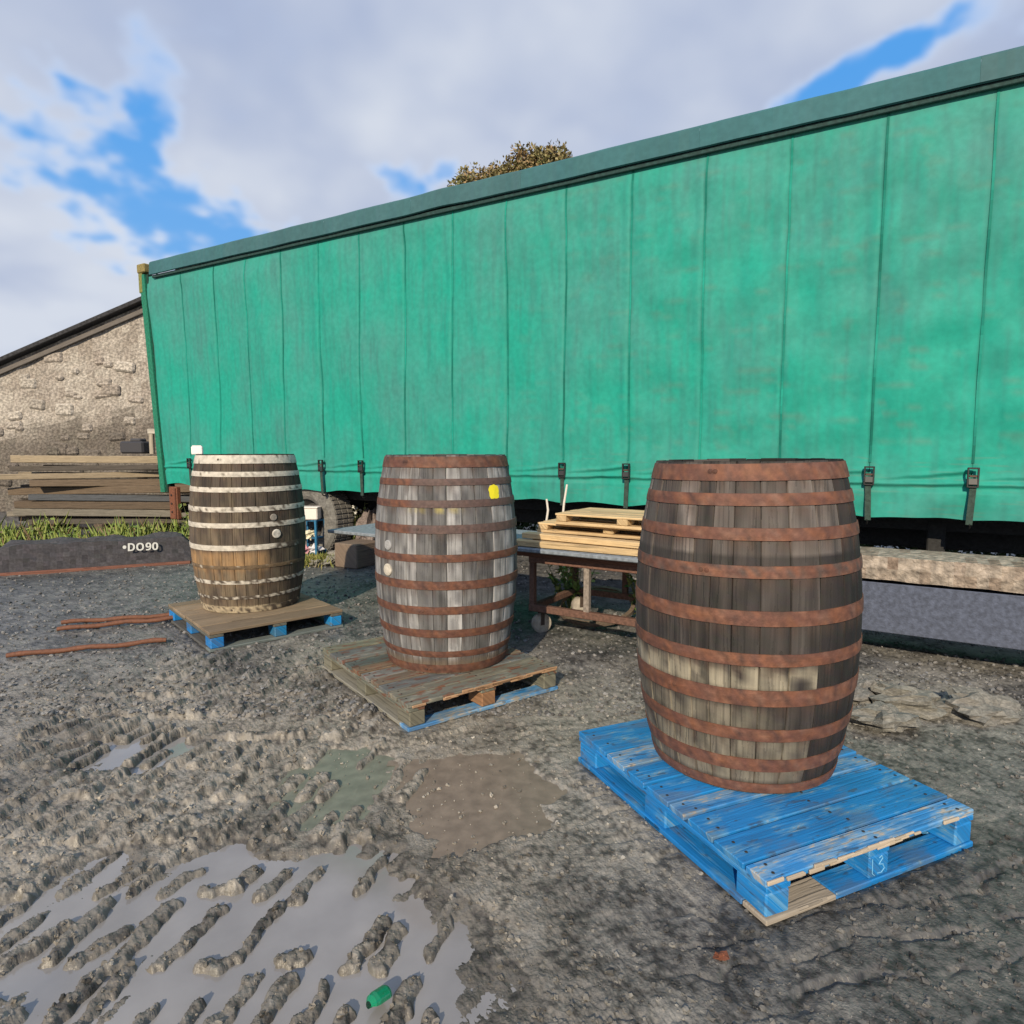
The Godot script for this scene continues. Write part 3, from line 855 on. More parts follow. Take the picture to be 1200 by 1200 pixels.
func make_pallets() -> void:
	var white := func(_k, _j = 0): return Color(1, 1, 1).lerp(Color(0.8, 0.85, 0.9), rng.randf())
	# right: bright blue
	rng.seed = 33
	var wl := mb()
	var p3 := pallet("bright blue pallet with a worn front edge under the dark barrel", Vector3(0.773, 0, -1.840), deg_to_rad(23.7), 1.0, 1.16,
		[0.0, 0.10, 0.245, 0.385, 0.487, 0.635, 0.779, 0.92, 1.16], 0.145,
		{"deck": func(k): return grey(rf(0.8, 1.12) if k else 1.0), "deck_mat": func(k): return M.blue_worn if k < 1 or k == 3 or k == 6 else M.blue, "side": white, "side_mat": M.blue, "block": white, "block_mat": func(_a, _b): return M.blue, "base": white, "base_mat": M.blue, "broken": true, "nails": true})
	# chalk mark on the middle front block
	var mk := mb()
	var bx := 0.5
	for s in [[-0.032, 0.092, -0.030, 0.040], [-0.03, 0.040, -0.018, 0.030], [0.0, 0.088, 0.012, 0.094], [0.012, 0.094, 0.018, 0.084], [0.018, 0.084, 0.0, 0.066], [0.0, 0.066, 0.02, 0.062], [0.02, 0.062, 0.028, 0.046], [0.028, 0.046, 0.014, 0.034], [0.014, 0.034, -0.006, 0.036]]:
		mk.tube([Vector3(bx + s[0], s[1], 0.0), Vector3(bx + s[2], s[3], 0.0)], [0.0019, 0.0019], 5, Color(0.15, 0.40, 0.62))
	obj("chalk_mark", mk, M.plain, p3, Vector3(0, 0, -0.0066))
	# pale torn fibres along the front edge
	var sp := mb()
	for k in 26:
		var x := rf(0.02, 0.98)
		if rng.randf() < 0.6: x = rf(0.22, 0.62)
		sp.box(Vector3(x, rf(0.130, 0.1442), rf(-0.002, 0.002)), Vector3(rf(0.03, 0.10), rf(0.006, 0.014), 0.008), 0.002, Color(0.50, 0.42, 0.32) * rf(0.8, 1.15), Basis(Vector3.BACK, rf(-0.03, 0.03)))
	obj("torn_edge", sp, M.wood, p3)
	var wr := []
	for k in 30:
		wr.append([rf(0.02, 0.98), rf(0.128, 0.1445), rf(0.04, 0.14), rf(0.006, 0.016), rf(0.7, 1.15)])
	# middle: mossy green grey
	rng.seed = 34
	var gcol := [Color(1.3, 1.0, 0.85), Color(0.6, 0.72, 0.70), Color(1.35, 0.62, 0.42), Color(0.95, 1.05, 1.0), Color(1.25, 0.9, 0.7), Color(0.75, 0.8, 0.85)]
	var p2 := pallet("mossy green grey pallet with rust stained boards under the silver barrel", Vector3(-0.531, 0, -3.199), deg_to_rad(36.6), 1.01, 1.22,
		[0.0, 0.13, 0.24, 0.36, 0.47, 0.60, 0.72, 0.85, 0.96, 1.08, 1.22], 0.145,
		{"deck": func(k): return gcol[(k * 5 + 1) % 6] * rf(0.85, 1.15) if k else Color(1.25, 1.1, 0.9), "deck_mat": func(k): return M.green_board, "side": func(_k): return Color(0.95, 0.98, 0.85), "side_mat": M.green_board,
		"block": func(a, b): return Color(0.30, 0.16, 0.08) if (a == 1 and b == 0) else Color(0.17, 0.165, 0.125) * rf(0.9, 1.2), "block_mat": func(_a, _b): return M.wood, "base": func(k): return Color(1, 1, 1) if k == 0 else Color(0.27, 0.26, 0.22), "base_mat": M.blue_worn, "base_back": M.wood, "nails": true})
	var sp2 := mb()
	for w in wr:
		sp2.box(Vector3(w[0], w[1], 0.0), Vector3(w[2], w[3], 0.009), 0.002, Color(0.44, 0.27, 0.155) * w[4], Basis(Vector3.BACK, rf(-0.02, 0.02)))
	obj("torn_edge", sp2, M.wood, p2)
	# left: brown deck, blue blocks
	rng.seed = 35
	pallet("brown topped pallet on blue blocks under the white hooped barrel", Vector3(-2.155, 0, -4.508), deg_to_rad(40.8), 1.03, 1.16,
		[0.0, 0.22, 0.41, 0.63, 0.80, 1.0, 1.16], 0.145,
		{"deck": func(k): return Color(0.25, 0.19, 0.125) * rf(0.72, 1.3), "deck_mat": func(k): return M.wood, "side": func(_k): return Color(0.12, 0.12, 0.10), "side_mat": M.wood,
		"block": func(a, b): return [Color(0.7, 0.75, 0.85), Color(0.6, 0.75, 0.68), Color(0.95, 1.0, 0.95)][a] if b == 0 else Color(0.8, 0.85, 0.9), "block_mat": func(_a, _b): return M.blue, "base": func(k): return Color(0.16, 0.19, 0.19) if k == 0 else Color(0.10, 0.10, 0.095), "base_mat": M.wood})

# ---------------------------------------------------------------- trailer
const TA := Vector3(-5.223, 0, -9.993)
const TT := -0.528
func lean(t: float, h: float) -> float:
	return t - 0.27 * (h - 0.9) / 3.3 * (1.0 - smoothstep(0.0, 1.3, t + 0.3))
func make_trailer() -> void:
	rng.seed = 77
	var T := thing("curtain_trailer", "long green curtain sided trailer behind the three barrels", "trailer", TA, TT)
	var seams := [-0.16, 0.5]
	while seams[-1] < 13.2:
		seams.append(1.19 + 0.684 * (seams.size() - 2))
	var hb := 0.90
	var ht := 4.06
	var green := Color(0.020, 0.318, 0.240)
	for k in seams.size() - 1:
		var m := mb()
		var t0: float = seams[k]
		var t1: float = seams[k + 1]
		var nx := 26
		var ny := 110
		var base := 0
		var pos := func(q: float, r: float) -> Vector3:
			var t := lerpf(t0, t1, q)
			var h := lerpf(hb, ht, r)
			var wob := n_a.get_noise_2d(h * 0.9, k * 9.0) * 0.010
			var bul := pow(sin(PI * clampf(q, 0.0, 1.0)), 0.7)
			var z := 0.014 * bul * (0.6 + 0.8 * n_a.get_noise_2d(h * 0.5 + k * 3.7, 4.0))
			z += 0.034 * n_c.get_noise_2d(t * 1.0, h * 0.35) + 0.009 * n_c.get_noise_2d(t * 3.6 + h * 0.5, h * 0.8 - t * 0.3)
			# slanting wrinkles, stronger towards the front of the trailer
			z += (0.006 + 0.020 * smoothstep(5.0, 9.0, t)) * n_c.get_noise_2d(t * 1.3 + h * 0.7, h * 1.9 - t * 1.1)
			# pleat beside each seam
			z += 0.010 * exp(-pow((q - 0.93) / 0.05, 2.0)) * smoothstep(1.25, 1.6, h) * (0.5 + 0.8 * n_a.get_noise_2d(h * 0.7, k * 5.0 + 2.0))
			z -= 0.010 * exp(-pow((q - 0.995) / 0.02, 2.0)) * smoothstep(1.15, 1.4, h)
			# folds gathered by the straps above the hem
			var f1 := 1.150 + 0.012 * q + 0.008 * n_b.get_noise_2d(t * 3.0, 1.0)
			var f2 := 1.185 + 0.07 * q + 0.012 * n_b.get_noise_2d(t * 3.0, 5.0)
			z += 0.022 * exp(-pow((h - f1 - 0.022) / 0.022, 2.0)) - (0.010 + 0.010 * n_c.get_noise_2d(t * 2.0, 3.0)) * exp(-pow((h - f1) / 0.020, 2.0))
			z += 0.016 * exp(-pow((h - f2 - 0.025) / 0.02, 2.0)) * (0.4 + 0.6 * q) - 0.009 * (0.3 + q) * exp(-pow((h - f2) / 0.022, 2.0))
			z += 0.010 * smoothstep(1.14, 1.10, h)
			z += 0.012 * sin(PI * 2.0 * q + k * 2.3) * smoothstep(1.08, 0.9, h)
			z = lerpf(z, 0.0, smoothstep(3.75, 4.03, h)) - 0.012 * smoothstep(3.9, 4.04, h)
			return Vector3(lean(t + wob * (1.0 if q > 0.02 else 0.0), h), h + (0.022 * sin(PI * q) + 0.012 * n_c.get_noise_2d(t * 2.0, 7.0)) * smoothstep(0.05, 0.0, r), z)
		for r in ny + 1:
			# more rows in the folded strip at the bottom
			var rr := float(r) / ny
			rr = rr * 0.35 if rr < 0.45 else lerpf(0.1575, 1.0, (rr - 0.45) / 0.55)
			for q in nx + 1:
				var qq := float(q) / nx
				var p: Vector3 = pos.call(qq, rr)
				var px: Vector3 = pos.call(qq + 0.01, rr) - pos.call(qq - 0.01, rr)
				var py: Vector3 = pos.call(qq, minf(rr + 0.0015, 1.0)) - pos.call(qq, maxf(rr - 0.0015, 0.0))
				var t: float = lerpf(t0, t1, qq)
				var f := n_a.get_noise_2d(t * 0.8, p.y * 0.7)
				var g := n_b.get_noise_2d(t * 3.0, p.y * 3.4)
				var vs := n_b.get_noise_2d(t * 14.0, p.y * 0.8)
				var dirt := clampf(0.25 + f * 0.6 + g * 0.10 + vs * 0.22 + 0.25 * smoothstep(2.2, 3.8, p.y), 0.0, 1.0)
				var c := green.lerp(Color(0.078, 0.275, 0.245), dirt)
				c = tone(c, 1.0 - 0.10 * smoothstep(0.05, 0.45, vs) - 0.06 * smoothstep(0.1, 0.5, f))
				var streak := n_b.get_noise_2d(t * 2.0, p.y * 26.0)
				c = c.lerp(Color(0.10, 0.24, 0.19), 0.45 * smoothstep(0.25, 0.55, streak) * smoothstep(4.0, 9.0, t))
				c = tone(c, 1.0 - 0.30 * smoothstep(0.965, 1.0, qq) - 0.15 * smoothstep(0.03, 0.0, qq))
				m.vert(p, px.cross(py).normalized(), c, Vector2.ZERO)
		for r in ny:
			for q in nx:
				var a := r * (nx + 1) + q
				m.tri_i(a, a + nx + 1, a + 1)
				m.tri_i(a + 1, a + nx + 1, a + nx + 2)
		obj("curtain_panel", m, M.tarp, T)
		# welded seam band
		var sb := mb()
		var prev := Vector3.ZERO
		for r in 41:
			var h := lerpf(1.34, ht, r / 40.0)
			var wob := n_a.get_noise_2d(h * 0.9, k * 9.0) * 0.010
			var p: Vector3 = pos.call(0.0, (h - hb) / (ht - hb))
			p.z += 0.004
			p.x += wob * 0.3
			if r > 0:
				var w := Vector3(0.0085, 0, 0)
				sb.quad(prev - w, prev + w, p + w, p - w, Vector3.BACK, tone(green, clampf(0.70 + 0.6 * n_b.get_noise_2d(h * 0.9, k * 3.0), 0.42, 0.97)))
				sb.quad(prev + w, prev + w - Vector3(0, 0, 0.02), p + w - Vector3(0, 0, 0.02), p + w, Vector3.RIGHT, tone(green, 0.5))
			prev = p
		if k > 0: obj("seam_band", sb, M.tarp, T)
		# strap and its buckle
		if k > 0:
			var s := mb()
			s.box(Vector3(t0, 1.02, 0.040), Vector3(0.044, 0.29, 0.004), 0.001, Color(0.04, 0.075, 0.062), Basis.from_euler(Vector3(0.03, 0, rf(-0.04, 0.04))))
			var so := obj("strap", s, M.dull, T)
			var b := mb()
			var bz := 0.052
			var dk := Color(0.035, 0.032, 0.032)
			for e in [-1.0, 1.0]:
				b.box(Vector3(t0 + e * 0.032, 1.235, bz), Vector3(0.012, 0.15, 0.03), 0.003, dk)
			b.box(Vector3(t0, 1.305, bz), Vector3(0.076, 0.012, 0.03), 0.003, dk)
			b.box(Vector3(t0, 1.245, bz + 0.006), Vector3(0.052, 0.018, 0.018), 0.004, Color(0.10, 0.06, 0.04))
			b.box(Vector3(t0, 1.205, bz + 0.012), Vector3(0.058, 0.05, 0.008), 0.003, dk, Basis(Vector3.RIGHT, -0.25))
			b.box(Vector3(t0, 1.165, bz), Vector3(0.060, 0.014, 0.022), 0.003, dk)
			obj("buckle", b, M.metal, so)
			var hk := mb()
			hk.tube([Vector3(t0, 0.885, 0.035), Vector3(t0, 0.86, 0.03), Vector3(t0, 0.845, 0.0), Vector3(t0, 0.86, -0.03)], [0.008, 0.008, 0.008, 0.008], 6, dk)
			obj("hook", hk, M.metal, so)
	# top rail in lengths, with a valance lip
	var x := -0.24
	while x < 13.3:
		var x2 := minf(x + rf(1.3, 2.3), 13.3)
		var m := mb()
		var c := Color(0.062, 0.125, 0.135).lerp(Color(0.042, 0.165, 0.185), rng.randf() * 0.6)
		var prof := [Vector2(-0.03, 4.262), Vector2(0.030, 4.256), Vector2(0.052, 4.235), Vector2(0.060, 4.15), Vector2(0.066, 4.060), Vector2(0.048, 4.052), Vector2(0.040, 4.062)]
		var nseg := 40
		for q in nseg:
			var xa := lerpf(x, x2 - 0.001, q / float(nseg))
			var xb := lerpf(x, x2 - 0.001, (q + 1) / float(nseg))
			for r in prof.size() - 1:
				var pa: Vector2 = prof[r]
				var pb: Vector2 = prof[r + 1]
				var f := func(xx: float, pq: Vector2) -> Vector3: return Vector3(xx, pq.y + 0.006 * n_a.get_noise_2d(xx * 0.8, 3.0) + 0.012 * exp(-pow((xx - 5.15) / 0.25, 2.0)), pq.x + 0.005 * n_b.get_noise_2d(xx * 1.4, pq.y))
				var ee := n_b.get_noise_2d(xa * 1.5, 0.0)
				var cc := tone(c, 1.0 + 0.12 * ee)
				
				m.quad(f.call(xa, pa), f.call(xb, pa), f.call(xb, pb), f.call(xa, pb), Vector3(0, 0.3, 1), cc)
		obj("top_rail", m, M.tarp, T)
		x = x2
	var lp := mb()
	lp.box(Vector3(6.53, 4.035, 0.018), Vector3(13.5, 0.04, 0.03), 0.004, Color(0.02, 0.07, 0.065))
	obj("curtain_track", lp, M.dull, T)
	# roof, far side, ends, floor
	var rm := mb()
	rm.box(Vector3(6.53, 4.235, -1.29), Vector3(13.5, 0.03, 2.50), 0.004, Color(0.45, 0.47, 0.46))
	obj("roof", rm, M.dull, T)
	var fs := mb()
	fs.box(Vector3(6.53, 2.5, -2.54), Vector3(13.4, 3.4, 0.02), 0.004, green)
	obj("far_curtain", fs, M.tarp, T)
	var fb := mb()
	fb.box(Vector3(13.32, 2.5, -1.28), Vector3(0.06, 3.4, 2.48), 0.004, Color(0.4, 0.42, 0.42))
	obj("front_bulkhead", fb, M.dull, T)
	for z in [-0.66, -1.90]:
		var dm := mb()
		dm.box(Vector3(-0.24, 2.5, z), Vector3(0.04, 3.2, 1.22), 0.01, Color(0.05, 0.24, 0.14))
		obj("rear_door", dm, M.dull, T)
	var fl := mb()
	fl.box(Vector3(6.53, 0.965, -1.29), Vector3(13.5, 0.10, 2.42), 0.004, Color(0.045, 0.04, 0.036))
	obj("floor", fl, M.dull, T)
	var sr := mb()
	sr.box(Vector3(6.53, 0.835, -0.42), Vector3(13.4, 0.13, 0.05), 0.006, Color(0.028, 0.028, 0.028))
	obj("side_rail", sr, M.dull, T)
	for z in [-0.85, -1.75]:
		var cb := mb()
		cb.box(Vector3(6.5, 0.70, z), Vector3(12.8, 0.26, 0.14), 0.01, Color(0.03, 0.03, 0.03))
		obj("chassis_beam", cb, M.dull, T)
	# rear post, its green edge and the ochre corner cap
	var po := mb()
	for q in 16:
		var ha := lerpf(0.78, 4.10, q / 16.0)
		var hc := lerpf(0.78, 4.10, (q + 1) / 16.0)
		for s in [[-0.30, -0.19, 0.03, Color(0.015, 0.22, 0.13)], [-0.185, -0.150, 0.0, Color(0.01, 0.05, 0.035)]]:
			var a := lean(s[0] + 0.14, ha) - 0.14
			var b := lean(s[1] + 0.14, ha) - 0.14
			var a2 := lean(s[0] + 0.14, hc) - 0.14
			var b2 := lean(s[1] + 0.14, hc) - 0.14
			po.quad(Vector3(a, ha, s[2]), Vector3(b, ha, s[2]), Vector3(b2, hc, s[2]), Vector3(a2, hc, s[2]), Vector3.BACK, s[3])
			po.quad(Vector3(a, ha, s[2]), Vector3(a2, hc, s[2]), Vector3(a2, hc, s[2] - 0.12), Vector3(a, ha, s[2] - 0.12), Vector3.LEFT, s[3])
			po.quad(Vector3(b, ha, s[2]), Vector3(b2, hc, s[2]), Vector3(b2, hc, s[2] - 0.12), Vector3(b, ha, s[2] - 0.12), Vector3.RIGHT, s[3])
	obj("rear_post", po, M.dull, T)
	var cp := mb()
	cp.box(Vector3(-0.48, 4.19, -0.02), Vector3(0.20, 0.13, 0.14), 0.012, Color(0.30, 0.24, 0.085))
	cp.box(Vector3(-0.53, 3.98, -0.02), Vector3(0.09, 0.30, 0.11), 0.01, Color(0.24, 0.24, 0.07))
	obj("corner_cap", cp, M.dull, T)
	# rusty bracket hanging below the rear corner
	var rb := mb()
	rb.box(Vector3(0.03, 0.62, 0.0), Vector3(0.20, 0.50, 0.07), 0.01, Color(0.235, 0.085, 0.042))
	rb.box(Vector3(0.10, 0.62, 0.04), Vector3(0.03, 0.46, 0.03), 0.005, Color(0.18, 0.065, 0.035))
	for q in 3:
		rb.lathe([Vector2(0.018, 0.0), Vector2(0.016, 0.012), Vector2(0.0, 0.013)], 8, func(_a, _y): return Color(0.05, 0.03, 0.025), Transform3D(Basis(Vector3.RIGHT, PI / 2), Vector3(0.0, 0.48 + q * 0.13, 0.035)))
	obj("rusty_bracket", rb, M.rust, T)
	var bu := mb()
	bu.box(Vector3(-0.18, 0.50, -1.25), Vector3(0.10, 0.12, 2.3), 0.01, Color(0.05, 0.035, 0.03))
	obj("rear_bumper", bu, M.rust, T)
	# axles and wheels
	for ax in [2.84, 1.56]:
		var am := mb()
		am.tube([Vector3(ax, 0.5, -0.15), Vector3(ax, 0.5, -2.3)], [0.07, 0.07], 10, Color(0.03, 0.03, 0.03))
		obj("axle", am, M.dull, T)
		for z in [-0.05, -2.1]:
			var xf := Transform3D(Basis(Vector3.RIGHT, PI / 2), Vector3(ax, 0.50, z))
			var ty := mb()
			ty.lathe([Vector2(0.29, -0.32), Vector2(0.33, -0.345), Vector2(0.46, -0.35), Vector2(0.515, -0.32), Vector2(0.527, -0.26), Vector2(0.527, -0.09), Vector2(0.515, -0.03), Vector2(0.47, 0.0), Vector2(0.44, 0.004), Vector2(0.40, -0.002), Vector2(0.33, -0.005), Vector2(0.29, -0.03)], 56, func(_a, y): return Color(0.27, 0.26, 0.235) * (0.85 + 0.4 * n_b.get_noise_2d(_a * 5.0, y * 20.0)), xf)
			# tread blocks round the crown
			for s in 52:
				var an := TAU * s / 52.0
				for row in 3:
					var bs := xf.basis * Basis(Vector3.UP, an)
					ty.box(xf.origin + bs * Vector3(0, -0.07 - row * 0.105, 0.531), Vector3(0.045, 0.085, 0.016), 0.004, Color(0.20, 0.19, 0.17), bs)
			var wh := Node3D.new()
			wh.name = "wheel"
			T.add_child(wh, true)
			obj("tyre", ty, M.rubber, wh)
			var ri := mb()
			ri.lathe([Vector2(0.295, -0.03), Vector2(0.285, -0.015), Vector2(0.27, -0.05), Vector2(0.22, -0.13), Vector2(0.14, -0.14), Vector2(0.13, -0.03), Vector2(0.0, -0.02)], 36, func(_a, _y): return Color(0.09, 0.085, 0.08), xf)
			for s in 10:
				var an := TAU * s / 10.0
				ri.box(xf * Vector3(sin(an) * 0.18, -0.125, cos(an) * 0.18), Vector3(0.03, 0.03, 0.03), 0.006, Color(0.05, 0.045, 0.04))
			obj("rim", ri, M.dull, wh)
	for lx in [9.9]:
		for z in [-0.45, -2.05]:
			var lg := mb()
			lg.box(Vector3(lx, 0.45, z), Vector3(0.13, 0.80, 0.13), 0.01, Color(0.035, 0.035, 0.035))
			lg.box(Vector3(lx, 0.02, z), Vector3(0.30, 0.04, 0.30), 0.01, Color(0.05, 0.04, 0.035))
			obj("landing_leg", lg, M.dull, T)

# ---------------------------------------------------------------- vegetation
func leaf(m: MB, p: Vector3, dir: Vector3, nn: Vector3, ln: float, wd: float, col: Color) -> void:
	var s := dir.cross(nn).normalized() * wd
	var g := s.cross(dir).normalized()
	var b := dir * ln * 0.5 + g * ln * 0.06
	var k := m.vert(p, g, col, Vector2.ZERO)
	m.vert(p + b + s, g, col, Vector2.ZERO)
	m.vert(p + dir * ln, g, col, Vector2.ZERO)
	m.vert(p + b - s, g, col, Vector2.ZERO)
	# front faces run clockwise
	if (dir).cross(s).dot(g) > 0.0:
		m.tri_i(k, k + 1, k + 2); m.tri_i(k, k + 2, k + 3)
	else:
		m.tri_i(k, k + 2, k + 1); m.tri_i(k, k + 3, k + 2)
func rdir() -> Vector3:
	return Vector3(rng.randfn(), rng.randfn(), rng.randfn()).normalized()
func make_tree() -> void:
	rng.seed = 55
	var at := Vector3(0.15, 0, -22.0)
	var T := thing("tree", "olive brown tree rising behind the trailer roof", "tree", at)
	var up := Vector3(0, 0.50, 0)
	var tm := mb()
	var bark := Color(0.11, 0.085, 0.06)
	tm.tube([Vector3(0, -0.1, 0), Vector3(0.1, 2.0, 0), Vector3(-0.05, 4.5, 0.1), Vector3(0.05, 7.4, 0)], [0.34, 0.27, 0.22, 0.14], 10, bark)
	obj("trunk", tm, M.wood, T)
	var lobes := [[Vector3(-1.30, 9.15, 0.2), 0.85], [Vector3(-0.65, 9.35, -0.2), 0.8], [Vector3(0.35, 9.7, 0.0), 0.9], [Vector3(1.05, 9.8, 0.3), 0.8], [Vector3(1.6, 9.7, -0.1), 0.62], [Vector3(-0.5, 8.3, 0.5), 1.3], [Vector3(1.0, 8.4, -0.4), 1.5], [Vector3(-1.5, 7.4, 0.0), 1.3], [Vector3(0.1, 7.2, 0.6), 1.6], [Vector3(1.7, 7.2, 0.2), 1.2], [Vector3(0.0, 8.8, -1.0), 1.1]]
	var cm := mb()
	for lb in lobes:
		var bm := mb()
		var c0: Vector3 = lb[0] + up
		bm.tube([Vector3(0, 5.0 + rf(0, 1.6), 0), Vector3(c0.x * 0.5, c0.y - lb[1] * 1.2, c0.z * 0.5), c0], [0.09, 0.055, 0.02], 6, bark)
		for q in 7:
			var d := rdir()
			d.y = absf(d.y)
			bm.tube([c0 - Vector3(0, 0.3, 0), c0 + d * lb[1] * 0.55, c0 + d * lb[1] * 0.9 + Vector3(0, 0.06, 0)], [0.022, 0.014, 0.004], 4, bark)
		obj("limb", bm, M.wood, T)
		# sprays of leaves gathered in clumps
		for q in int(lb[1] * 210):
			var d := rdir()
			var cc: Vector3 = c0 + d * lb[1] * pow(rng.randf(), 0.4) * rf(0.75, 1.0)
			var cr := rf(0.12, 0.26)
			var hue := Color(0.215, 0.165, 0.068).lerp(Color(0.145, 0.145, 0.05), rng.randf())
			if rng.randf() < 0.25: hue = Color(0.26, 0.18, 0.085)
			for s in 26:
				var o := rdir()
				leaf(cm, cc + o * cr * pow(rng.randf(), 0.5), (o + rdir() * 0.8).normalized(), (rdir() + d * 0.7 + Vector3.UP * 0.4).normalized(), rf(0.08, 0.16), rf(0.025, 0.045), tone(hue, rf(0.7, 1.4)))
	obj("crown", cm, M.leaf, T)
func weed(called: String, label: String, at: Vector3, h: float, spread: float, nst: int, cols: Array, flower := Color(0, 0, 0, 0), lw := 0.02) -> void:
	var T := thing(called, label, "plant", at)
	var sm := mb()
	var lm := mb()
	var fm := mb()
	for k in nst:
		var an := rf(0, TAU)
		var r := spread * sqrt(rng.randf())
		var top := Vector3(cos(an) * r, h * rf(0.6, 1.0), sin(an) * r)
		var b := Vector3(cos(an) * r * 0.3, 0, sin(an) * r * 0.3)
		sm.tube([b, b.lerp(top, 0.5) + Vector3(0, 0.03, 0), top], [0.005, 0.004, 0.002], 4, Color(0.12, 0.14, 0.05))
		for q in 12:
			var p := b.lerp(top, rf(0.2, 1.0))
			var d := (rdir() + Vector3(0, 0.25, 0)).normalized()
			leaf(lm, p, d, (rdir() * 0.6 + Vector3.UP).normalized(), rf(2.0, 4.2) * lw, lw * rf(0.7, 1.2), cols[rng.randi() % cols.size()] * rf(0.7, 1.3))
		if flower.a > 0.0 and rng.randf() < 0.5:
			for q in 5:
				fm.lathe([Vector2(0.0, -0.012), Vector2(0.018, 0.0), Vector2(0.0, 0.012)], 6, func(_a, _y): return flower, Transform3D(Basis.IDENTITY, top + rdir() * 0.02))
	obj("stem", sm, M.leaf, T)
	obj("foliage", lm, M.leaf, T)
	if flower.a > 0.0: obj("flower_head", fm, M.leaf, T)
func make_green() -> void:
	rng.seed = 66
	# rough grass and low weeds left of the trailer
	var g := mb()
	for k in 5200:
		var x := rf(-9.5, -4.0)
		var z := rf(-10.8, -8.3)
		var dens := n_a.get_noise_2d(x * 0.8, z * 0.8)
		if dens < -0.25: continue
		if x > -5.0 and z > -8.9 + (x + 5.0) * -0.3: continue
		var h := rf(0.10, 0.36) * (0.75 + dens)
		var an := rf(0, TAU)
		var d := Vector3(cos(an) * rf(0.1, 0.7), 1.0, sin(an) * rf(0.1, 0.7)).normalized()
		var c := Color(0.11, 0.19, 0.03).lerp(Color(0.27, 0.30, 0.07), rng.randf() * 0.9)
		if rng.randf() < 0.15: c = Color(0.17, 0.12, 0.06)
		if k % 2:
			leaf(g, Vector3(x, ground_h(x, z) - 0.01, z), d, Vector3(d.z, 0.4, -d.x + 0.6).normalized(), h * 1.3, 0.012, c)
		else:
			leaf(g, Vector3(x, h * rf(0.3, 0.9), z), Vector3(cos(an), rf(0.0, 0.5), sin(an)).normalized(), (Vector3.UP + rdir() * 0.5).normalized(), rf(0.05, 0.11), rf(0.02, 0.04), c)
	tag(obj("grass", g, M.leaf), "rough green grass and weeds beside the trailer's rear", "grass", "", "stuff")
	# grass tufts in front of the blue stand
	var g2 := mb()
	for k in 900:
		var x := -2.62 + rng.randfn() * 0.20
		var z := -8.1 + rng.randfn() * 0.12
		var an := rf(0, TAU)
		var d := Vector3(cos(an) * rf(0.1, 0.8), 1.0, sin(an) * rf(0.1, 0.8)).normalized()
		leaf(g2, Vector3(x, ground_h(x, z) - 0.01, z), d, Vector3(d.z, 0.4, -d.x + 0.6).normalized(), rf(0.05, 0.17), 0.008, Color(0.10, 0.15, 0.02).lerp(Color(0.28, 0.24, 0.07), rng.randf()))
	tag(obj("grass_tuft", g2, M.leaf), "small yellow green grass tuft at the foot of the blue stand", "grass", "", "stuff")
	# leafy hedge added on the far side to darken the view under the trailer
	var hd := mb()
	var bs := Basis(Vector3.UP, TT)
	for k in 15000:
		var l := Vector3(rf(-0.5, 14.0), 0, -3.9 + rng.randfn() * 0.35)
		l.y = rf(0.0, 1.5) * (0.8 + 0.4 * n_a.get_noise_2d(l.x, 0.0))
		leaf(hd, TA + bs * l, rdir(), (rdir() + Vector3(0, 0.6, 0.5)).normalized(), rf(0.07, 0.16), rf(0.03, 0.05), Color(0.03, 0.055, 0.014).lerp(Color(0.07, 0.09, 0.025), rng.randf()))
	tag(obj("added_hedge", hd, M.leaf), "dark leafy hedge added behind the trailer to darken the gap beneath", "hedge", "", "stuff")
	var gr := [Color(0.16, 0.24, 0.05), Color(0.28, 0.30, 0.08), Color(0.11, 0.17, 0.04)]
	weed("weed", "flowering weed with white tips right of the trailer wheel", Vector3(-2.15, 0, -8.75), 0.78, 0.17, 16, [Color(0.20, 0.24, 0.08), Color(0.30, 0.31, 0.12), Color(0.12, 0.16, 0.05)], Color(0.75, 0.74, 0.68, 1.0), 0.022)
	weed("weed", "leafy dark weed growing under the left half of the cart", Vector3(0.55, 0, -5.75), 0.5, 0.26, 22, gr)
	weed("weed", "leafy dark weed growing under the right half of the cart", Vector3(1.15, 0, -5.35), 0.5, 0.24, 20, gr)
	weed("weed", "low green weed behind the rusty bracket", Vector3(-4.75, 0, -9.75), 0.62, 0.3, 22, gr, Color(0, 0, 0, 0), 0.026)

